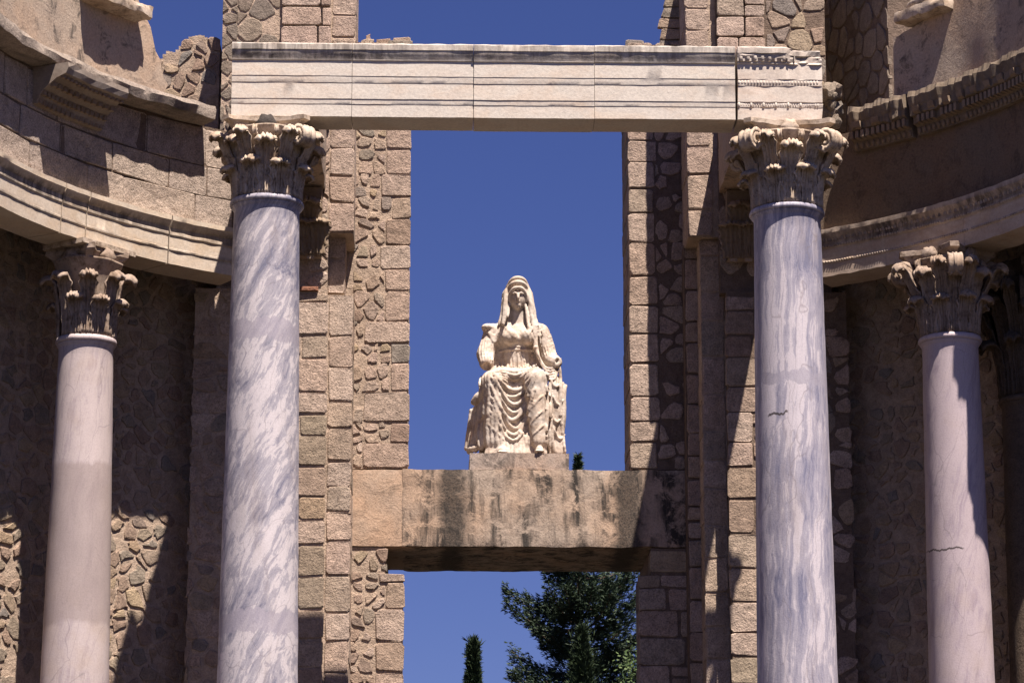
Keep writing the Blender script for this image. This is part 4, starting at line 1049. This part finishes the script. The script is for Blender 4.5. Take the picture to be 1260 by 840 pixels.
def build_statue():
    f = Field((-.70, -.82, -.03), (.70, .50, 2.24), .0105)
    C = f.cone; E = f.ell; D = None
    def F(pts, r=.02, k=.02): f.fold(pts, r, k*.8 if D is not None else k, snap=D)
    def G(pts, r=.02, k=.02): f.fold(pts, r, k)
    # throne mass
    f.box((0, .20, .42), (.42, .24, .44), .03)
    # torso
    C((0.02, .10, .95), (.02, .06, 1.40), .20, .165, .05, sq=(1, 1.2, 1)); E((.01, .05, 1.47), (.25, .145, .15), .06)
    for s_ in (-1, 1): E((s_*.105+.03, -.085, 1.425), (.085, .08, .085), .03)
    C((-.25, .05, 1.545), (.28, .05, 1.545), .072, .075, .07)
    f.box((0, .15, 1.12), (.31, .08, .36), .08, .05)
    # arm cut off above the wrist at picture left, wrapped in its sleeve
    C((-.29, .05, 1.50), (-.355, .02, 1.25), .092, .095, .05); C((-.355, .02, 1.25), (-.345, -.06, 1.14), .095, .085, .04); E((-.345, -.12, 1.08), (.052, .06, .05), .01, 's')
    # the other arm under the mantle, forearm broken off forward
    C((.30, .06, 1.49), (.38, .05, 1.24), .100, .095, .06); C((.38, .05, 1.22), (.455, -.20, 1.12), .09, .070, .04); E((.475, -.272, 1.115), (.036, .05, .040), .01, 's')
    # neck, head, veil
    C((.02, .03, 1.56), (.02, -.0, 1.78), .072, .064, .03); E((.02, -.02, 1.89), (.098, .115, .135), .02)
    E((.02, .05, 1.955), (.155, .165, .178), .03); C((-.10, .06, 1.95), (-.135, .05, 1.62), .062, .062, .04); C((.14, .06, 1.95), (.185, .04, 1.58), .062, .075, .04); C((.02, .13, 1.9), (.02, .15, 1.5), .15, .19, .05)
    E((.02, -.150, 1.86), (.100, .105, .150), .012, 's'); E((.02, -.14, 1.69), (.085, .09, .13), .02, 's')
    E((.02, -.035, 1.885), (.088, .102, .122), .010); C((.02, -.062, 1.81), (.02, -.088, 1.785), .055, .034, .02); C((.015, .02, 1.56), (.02, -.01, 1.80), .062, .058, .02)
    for s_ in (-1, 1):
        F([(.02, -.136, 2.0), (.02+s_*.05, -.125, 1.982), (.02+s_*.09, -.08, 1.925), (.02+s_*.098, -.05, 1.85)], .020, .008)
        E((.02+s_*.037, -.142, 1.905), (.026, .026, .016), .008, 's'); E((.02+s_*.037, -.121, 1.903), (.016, .011, .009), .004); F([(.02+s_*.014, -.140, 1.926), (.02+s_*.038, -.137, 1.933), (.02+s_*.066, -.115, 1.922)], .008, .008)
    F([(-.105, -.02, 1.985), (-.05, -.09, 2.045), (.02, -.112, 2.062), (.09, -.09, 2.045), (.145, -.02, 1.985)], .022, .012); F([(-.11, .02, 2.03), (-.05, -.04, 2.105), (.025, -.06, 2.125), (.1, -.03, 2.10), (.155, .04, 2.01)], .018, .014)
    F([(.02, -.138, 1.93), (.02, -.150, 1.895), (.02, -.164, 1.862)], .012, .010); E((.02, -.152, 1.858), (.019, .014, .010), .008)
    E((.02, -.146, 1.833), (.030, .010, .005), .004, 's'); E((.02, -.134, 1.840), (.024, .013, .007), .004); E((.02, -.131, 1.825), (.020, .013, .008), .004); E((.02, -.114, 1.797), (.025, .022, .017), .012)
    F([(.105, -.04, 1.84), (.12, -.07, 1.74), (.135, -.09, 1.62), (.155, -.125, 1.50), (.16, -.14, 1.36)], .018, .008); F([(-.08, -.04, 1.84), (-.092, -.06, 1.74), (-.10, -.09, 1.66)], .016, .008)
    F([(-.118, -.04, 2.0), (-.125, -.06, 1.85), (-.135, -.07, 1.70), (-.16, -.09, 1.57)], .024, .014); F([(.152, -.04, 2.0), (.165, -.06, 1.85), (.18, -.07, 1.68), (.215, -.11, 1.50), (.225, -.135, 1.32), (.26, -.17, 1.17)], .026, .014)
    F([(-.15, -.02, 1.9), (-.165, -.03, 1.72), (-.20, -.05, 1.58)], .016, .012); F([(.185, -.02, 1.9), (.205, -.03, 1.72), (.25, -.06, 1.55), (.28, -.09, 1.35)], .018, .012)
    # lap and legs
    C((-.14, .12, .96), (-.28, -.40, .845), .185, .125, .06); C((.15, .12, .96), (.215, -.40, .865), .18, .128, .06); E((-.02, -.08, .93), (.28, .33, .13), .06)
    C((-.28, -.41, .84), (-.26, -.36, .18), .118, .12, .05); C((.215, -.42, .86), (.235, -.47, .16), .120, .085, .05); f.box((-.02, -.18, .44), (.27, .20, .38), .08, .06)
    f.box((0, -.22, .10), (.34, .24, .12), .03, .03)
    for i in range(15):      # hem pleats
        t = -1+2*i/14; x = .33*t-.02; y = -.42-.05*math.cos(t*1.5); C((x*.9, y+.03, .26), (x, y-.01, .03), .014, .024+.007*(i % 2), .012)
    for x, y in ((.25, -.545), (-.17, -.49)):
        C((x, y+.1, .07), (x, y-.06, .04), .055, .04, .02)
        for j in range(5): C((x-.04+j*.02, y-.06, .032), (x-.045+j*.022, y-.12+abs(j-1)*.007, .022), .012, .010, .003)
    # mantle hanging over the throne at picture left
    for i in range(6):
        x = -.38-.032*i; C((x+.03, -.26+.05*i, .72-.025*i), (x-.025, -.32+.06*i, .13+.04*(i % 2)), .024+.008*(i % 2), .034+.008*((i+1) % 2), .010)
    G([(-.36, -.22, .78), (-.44, -.20, .72), (-.50, -.14, .66)], .03, .03); G([(-.58, -.12, .15), (-.50, -.24, .12), (-.40, -.33, .14)], .026, .016)
    # mantle fall from the forearm at picture right
    for i in range(6):
        x = .38+.03*i; G([(x+.04, -.22+.02*i, 1.02-.03*i), (x+.015*(i % 2), -.30+.03*i, .80), (x+.02+.02*math.sin(i*2.), -.28+.03*i, .50), (x-.01, -.31+.04*i, .28), (x+.015*i*.3, -.28+.04*i, .05+.05*(i % 3))], .030 if i % 2 else .022, .010)
    C((.44, -.12, .9), (.46, -.16, .10), .06, .09, .03)
    D = f.front()
    # swags between the knees, uneven
    for i, (zt0, sag, rr) in enumerate(((.90, .07, .016), (.885, .13, .021), (.865, .19, .017), (.84, .25, .023), (.80, .30, .018), (.765, .35, .024), (.70, .38, .019), (.63, .40, .022), (.55, .38, .016))):
        y0 = -.475-.010*i; cx = -.04+.02*math.sin(i*2.3); w_ = .185+.006*(i % 3)
        F([(cx-w_-.05, y0+.02, zt0+.02), (cx-w_*.72, y0-.015, zt0-sag*.62), (cx, y0+.02, zt0-sag), (cx+w_*.66, y0-.015, zt0-sag*.66), (cx+w_+.04, y0+.01, zt0+.05)], rr, .012)
    # thin folds radiating over the thighs and lap
    for i in range(6):
        z = 1.03-.025*i; F([(-.27-.01*i, -.40, z-.06-.015*i), (-.15, -.46, z-.04-.01*i), (-.03, -.42, z-.07-.015*i), (.10, -.42, z-.03-.01*i), (.22, -.44, z+.0)], .012, .014)
    for i in range(4): F([(-.40+.03*i, .0-.08*i, 1.0-.02*i), (-.42+.03*i, -.20-.06*i, .86), (-.38+.02*i, -.34-.04*i, .66)], .017, .012)
    # falls of cloth down the legs
    for x0, x1, y0, y1, rr in ((-.385, -.43, -.37, -.33, .020), (-.35, -.385, -.44, -.42, .014), (-.315, -.335, -.50, -.47, .019), (-.275, -.285, -.52, -.48, .013), (-.235, -.235, -.52, -.48, .018), (-.20, -.18, -.50, -.48, .013),
                           (.125, .10, -.50, -.50, .015), (.165, .135, -.535, -.53, .013), (.335, .335, -.42, -.44, .018), (.30, .305, -.49, -.49, .012), (.36, .375, -.36, -.38, .02)):
        f.fold([(x0, y0+.015, .80), ((x0+x1)/2+.012*math.sin(x0*40), y0-.02, .55), (x1-.006, (y0+y1)/2-.015, .32), (x1, y1, .12)], rr, .018, snap=D, lift=.3)
    for i in range(3): F([(-.36, -.44, .70-.16*i), (-.26, -.535, .60-.16*i), (-.15, -.52, .44-.13*i)], .011, .012)
    for i in range(3): F([(.33, -.42, .70-.17*i), (.24, -.555, .62-.17*i), (.14, -.54, .48-.15*i)], .010, .012)
    for i, (x, z) in enumerate(((.44, .86), (.47, .66), (.45, .46), (.49, .28))): F([(x-.06, -.30, z+.05), (x, -.335, z-.04), (x+.07, -.25, z+.03)], .013, .010)
    F([(.50, -.22, 1.06), (.505, -.2, .82), (.50, -.2, .55), (.56, -.14, .05)], .022, .012)
    for i in range(5): F([(.25, -.15, 1.22-.045*i), (.33, -.225-.006*i, 1.06-.035*i), (.43, -.225, 1.05-.035*i), (.515-.01*i, -.12, 1.16-.035*i)], .0125, .009)
    for i in range(7): F([(.22+.03*i, -.075+.018*i, 1.60-.018*i), (.265+.03*i, -.10+.025*i, 1.44-.02*i), (.31+.025*i, -.11+.025*i, 1.22)], .0105, .009)
    # gathered shoulder cloth at picture left and sleeve folds
    E((-.33, .0, 1.56), (.075, .08, .045), .03)
    for i in range(5): F([(-.375+.022*i, -.035-.012*i, 1.565-.006*i), (-.32+.01*i, -.10, 1.475-.022*i+.02), (-.24, -.125, 1.46-.016*i), (-.165-.005*i, -.10, 1.58-.014*i)], .0125, .009)
    for i in range(6): F([(-.40+.026*i, -.035-.010*i, 1.42), (-.425+.03*i, -.06, 1.28), (-.41+.028*i, -.085-.006*i, 1.14)], .0105, .009)
    # tunic: crossing chest folds, tied belt, pleats
    for i in range(6):
        F([(-.15+.02*i, -.13, 1.59-.012*i), (-.085+.02*i, -.16, 1.48-.01*i), (.0+.010*i, -.15, 1.36)], .0085, .008)
        F([(.20-.02*i, -.12, 1.57), (.16-.022*i, -.163, 1.47), (.07-.010*i, -.153, 1.36)], .0085, .008)
    F([(-.20, -.03, 1.30), (-.12, -.13, 1.297), (.02, -.168, 1.29), (.16, -.13, 1.297), (.24, -.03, 1.30)], .015, .006)
    F([(.01, -.17, 1.30), (-.025, -.18, 1.24), (-.035, -.18, 1.16)], .012, .005); F([(.03, -.17, 1.30), (.055, -.18, 1.23), (.07, -.18, 1.17)], .012, .005); E((.02, -.185, 1.295), (.028, .02, .02), .006)
    for i in range(11):
        x = -.185+.041*i+.008*math.sin(i*4.3); F([(x*.92, -.14+abs(x-.02)*.42, 1.27), (x*1.03, -.155+abs(x-.02)*.38, 1.18-.02*(i % 3)), (x*1.15+.01, -.15+abs(x-.02)*.35, 1.05)], .009+.003*(i % 2), .009)
    V, Q = f.mesh()
    N = np.zeros_like(V); a, b, c_ = V[Q[:, 0]], V[Q[:, 1]], V[Q[:, 2]]; fn = np.cross(b-a, c_-a)
    for i in range(4): np.add.at(N, Q[:, i], fn)
    N /= np.linalg.norm(N, axis=1)[:, None]+1e-9
    if (N[:, 2]*(V[:, 2]-1)).sum() < 0: N = -N
    out = V.copy()
    for i, (x, y, z) in enumerate(V):       # wear and shallow secondary pleats
        q = Vector((x, y, z)); n1 = noise.noise(q*3.2); n2 = noise.noise(q*9)
        if z > 1.62 and abs(x-.02) < .12 and y < -.02: continue
        w_ = math.sin(2*math.pi*(x*16+y*5+2.0*n1+z*1.0)) if z < .86 else math.sin(2*math.pi*(x*17+z*(6 if x > 0 else -6)+2.*n1)) if z > 1.12 else 0
        out[i] += N[i]*(.0022*w_*(.6+.8*n2)+.0022*noise.noise(q*38)+.002*n2)
    return out, Q
V, Q = build_statue()
st = empty('statue', (0, 0, 0), label='seated veiled marble woman in heavy draped robes, both forearms broken off', cat='statue')
YST = YD+.75
zpl = ZL1+.002
rough_block(PX(578, YST-.72), PX(700, YST-.72), YST-.72, YST+.55, zpl, PZ(556.5, YST-.72), .08, .008, 21, M['plinth_stone'], 'statue_plinth')
bpy.data.objects['statue_plinth'].name = 'plinth_slab'
tag(bpy.data.objects['plinth_slab'], 'low grey stone slab under the seated statue on top of the lintel', 'plinth')
zst = PZ(556.5, YST-.72)
st.location = (PX(635, YST), YST, zst-.004)
me = bpy.data.meshes.new('figure'); me.from_pydata([tuple(map(float, v_)) for v_ in V], [], [tuple(map(int, q)) for q in Q]); me.update(); me.materials.append(M['statue'])
me.polygons.foreach_set('use_smooth', [True]*len(me.polygons)); fo = bpy.data.objects.new('figure', me); link(fo, st)
hs = (PZ(341, YST)-zst)/2.145; fo.scale = (hs*.97, hs, hs); print('statue scale', hs, len(V))
fix_normals(fo)

# ------------------------------------------------------------------ trees behind the doorway
def leaf_mat(name, c0, c1):
    m, t, b = nodes(name); k = T(t); g = k.n('ShaderNodeNewGeometry')
    c = k.ramp(g.outputs['Random Per Island'], [(0, c0), (1, c1)]); k.l(c, b.inputs['Base Color']); b.inputs['Roughness'].default_value = .6; return m
M['needle'] = leaf_mat('conifer_needles', (.014,.026,.018), (.050,.075,.040)); M['cypress'] = leaf_mat('cypress_scales', (.016,.030,.016), (.045,.066,.030)); M['oak'] = leaf_mat('broad_leaves', (.03,.055,.018), (.08,.115,.04))
m, t, b = nodes('bark'); b.inputs['Base Color'].default_value = (.10,.07,.05,1); M['bark'] = m
def tube(mb, pts, rs, n=6):
    vs = []; 
    for i, p in enumerate(pts):
        d = (Vector(pts[min(i+1, len(pts)-1)])-Vector(pts[max(i-1, 0)])).normalized(); a = d.orthogonal().normalized(); c = d.cross(a)
        for j in range(n): vs.append(Vector(p)+(a*math.cos(2*math.pi*j/n)+c*math.sin(2*math.pi*j/n))*rs[i])
    mb.add(vs, [(i*n+j, i*n+(j+1) % n, (i+1)*n+(j+1) % n, (i+1)*n+j) for i in range(len(pts)-1) for j in range(n)])
def tuft(mb, c, d, L, w_, g):
    """sprig: a few narrow blades fanned about direction d"""
    for _ in range(4):
        e = (d+Vector((g.gauss(0, .45), g.gauss(0, .45), g.gauss(0, .35)))).normalized(); s_ = e.cross(Vector((g.gauss(0, 1), g.gauss(0, 1), g.gauss(0, 1)))).normalized()*w_
        l_ = L*g.uniform(.7, 1.2); mb.add([c-s_*.6, c+s_*.6, c+e*l_*.6+s_, c+e*l_, c+e*l_*.6-s_], [(0, 1, 2, 3, 4)])
def conifer(label, x, y, H, rad, zc0, seed, up=.25, dens=1.0, mat='needle'):
    g = random.Random(seed); t = empty('conifer_tree', (x, y, 0), label=label, cat='tree'); mb = MB(); tube(mb, [(0, 0, 0), (.05, 0, H*.5), (0, 0, H)], [.22, .13, .02], 8); lm = MB()
    z = zc0
    while z < H-.15:
        f = (H-z)/(H-zc0)
        for q in range(5):
            a = g.uniform(0, 2*math.pi); L = rad(z)*g.uniform(.45, 1.25); pts = []; 
            for i in range(6):
                s = i/5; pts.append(Vector((math.cos(a)*L*s, math.sin(a)*L*s, z+L*(-.22*s+(up+.25)*s*s))))
            tube(mb, pts, [.035*(1-i/6)*(.4+f)+.006 for i in range(6)], 4)
            nn = int(105*dens*max(.12, L))
            for i in range(nn):
                s = g.uniform(.18, 1)**.7; k = min(4, int(s*5)); p = pts[k].lerp(pts[k+1], s*5-k); out = Vector((math.cos(a), math.sin(a), .35))
                lat = Vector((-math.sin(a), math.cos(a), 0))*g.gauss(0, .20)*L*(1.2-s); p = p+lat+Vector((0, 0, g.gauss(0, .09)))
                tuft(lm, p, (out+lat.normalized()*.8*g.random()).normalized(), .11, .009, g)
        z += g.uniform(.14, .26)
    for i in range(24): tuft(lm, Vector((g.gauss(0, .03), g.gauss(0, .03), H-g.uniform(0, .5))), Vector((g.gauss(0, .5), g.gauss(0, .5), 1)).normalized(), .12, .010, g)
    mb.build('trunk', M['bark'], t); lm.build('crown', M[mat], t); return t
ap = P(720, 560, 30)
def rad1(z):
    d = ap.z-z; return (.0+.15*d+.093*d*d) if d < 2.8 else 1.16+.16*(d-2.8)
conifer('large dark conifer seen through the doorway with ragged layered branches', PX(712, 30, 760), 30, ap.z, rad1, 3.0, 5, .3, 1.5)
def cypress(label, x, y, H, r, seed):
    g = random.Random(seed); t = empty('cypress_tree', (x, y, 0), label=label, cat='tree'); mb = MB(); tube(mb, [(0, 0, 0), (0, 0, H*.9)], [.15, .03], 8); mb.build('trunk', M['bark'], t); lm = MB()
    for i in range(8500):
        z = H-(H-1.)*g.random()**1.0*.85-g.uniform(0, .1); f = min(1, (H-z)/2.2)**.6; lump = .75+.5*noise.noise(Vector((z*1.8, seed, 0)))
        a = g.uniform(0, 2*math.pi); rr = r*f*(g.uniform(.5, 1.0)**.5)*(lump+.25*math.sin(a*3+z*2)); p = Vector((math.cos(a)*rr, math.sin(a)*rr, z))
        tuft(lm, p, Vector((math.cos(a)*.5+.3*g.gauss(0,1), math.sin(a)*.5, 1)).normalized(), .14, .012, g)
    for i in range(30): tuft(lm, Vector((g.gauss(0, .10), g.gauss(0, .05), H+.05-g.uniform(0, .4))), Vector((g.gauss(.3, .5), 0, 1)).normalized(), .16, .012, g)
    lm.build('crown', M['cypress'], t); return t
p1 = P(583, 788, 26); cypress('slim cypress tip standing alone at the foot of the doorway sky', p1.x, 26, p1.z, .24, 3)
p2 = P(716, 772, 25); cypress('narrow cypress in front of the large conifer', p2.x, 25, p2.z, .38, 8)
# broadleaf crown edge at the right jamb
g = random.Random(12); p4 = P(792, 775, 28); t = empty('broadleaf_tree', (p4.x, 28, 0), label='light green broadleaf tree just showing beside the right doorway pier', cat='tree')
mb = MB(); tube(mb, [(0, 0, 0), (.1, 0, p4.z*.5), (0, 0, p4.z*.9)], [.2, .13, .04], 8); lm = MB()
for i in range(26):
    a = g.uniform(0, 6.28); zz = p4.z-g.uniform(.3, 3.5); tube(mb, [(0, 0, zz-.8), (math.cos(a)*.5, math.sin(a)*.5, zz)], [.04, .015], 4); c0 = Vector((math.cos(a)*g.uniform(.1, .55), math.sin(a)*.5, zz))
    for j in range(130):
        p = c0+Vector((g.gauss(0, .17), g.gauss(0, .17), g.gauss(0, .17))); e = Vector((g.gauss(0, 1), g.gauss(0, 1), g.gauss(0, 1))).normalized(); s_ = e.orthogonal().normalized()*.03
        lm.add([p-e*.05, p+s_, p+e*.05, p-s_], [(0, 1, 2, 3)])
mb.build('trunk', M['bark'], t); lm.build('crown', M['oak'], t)
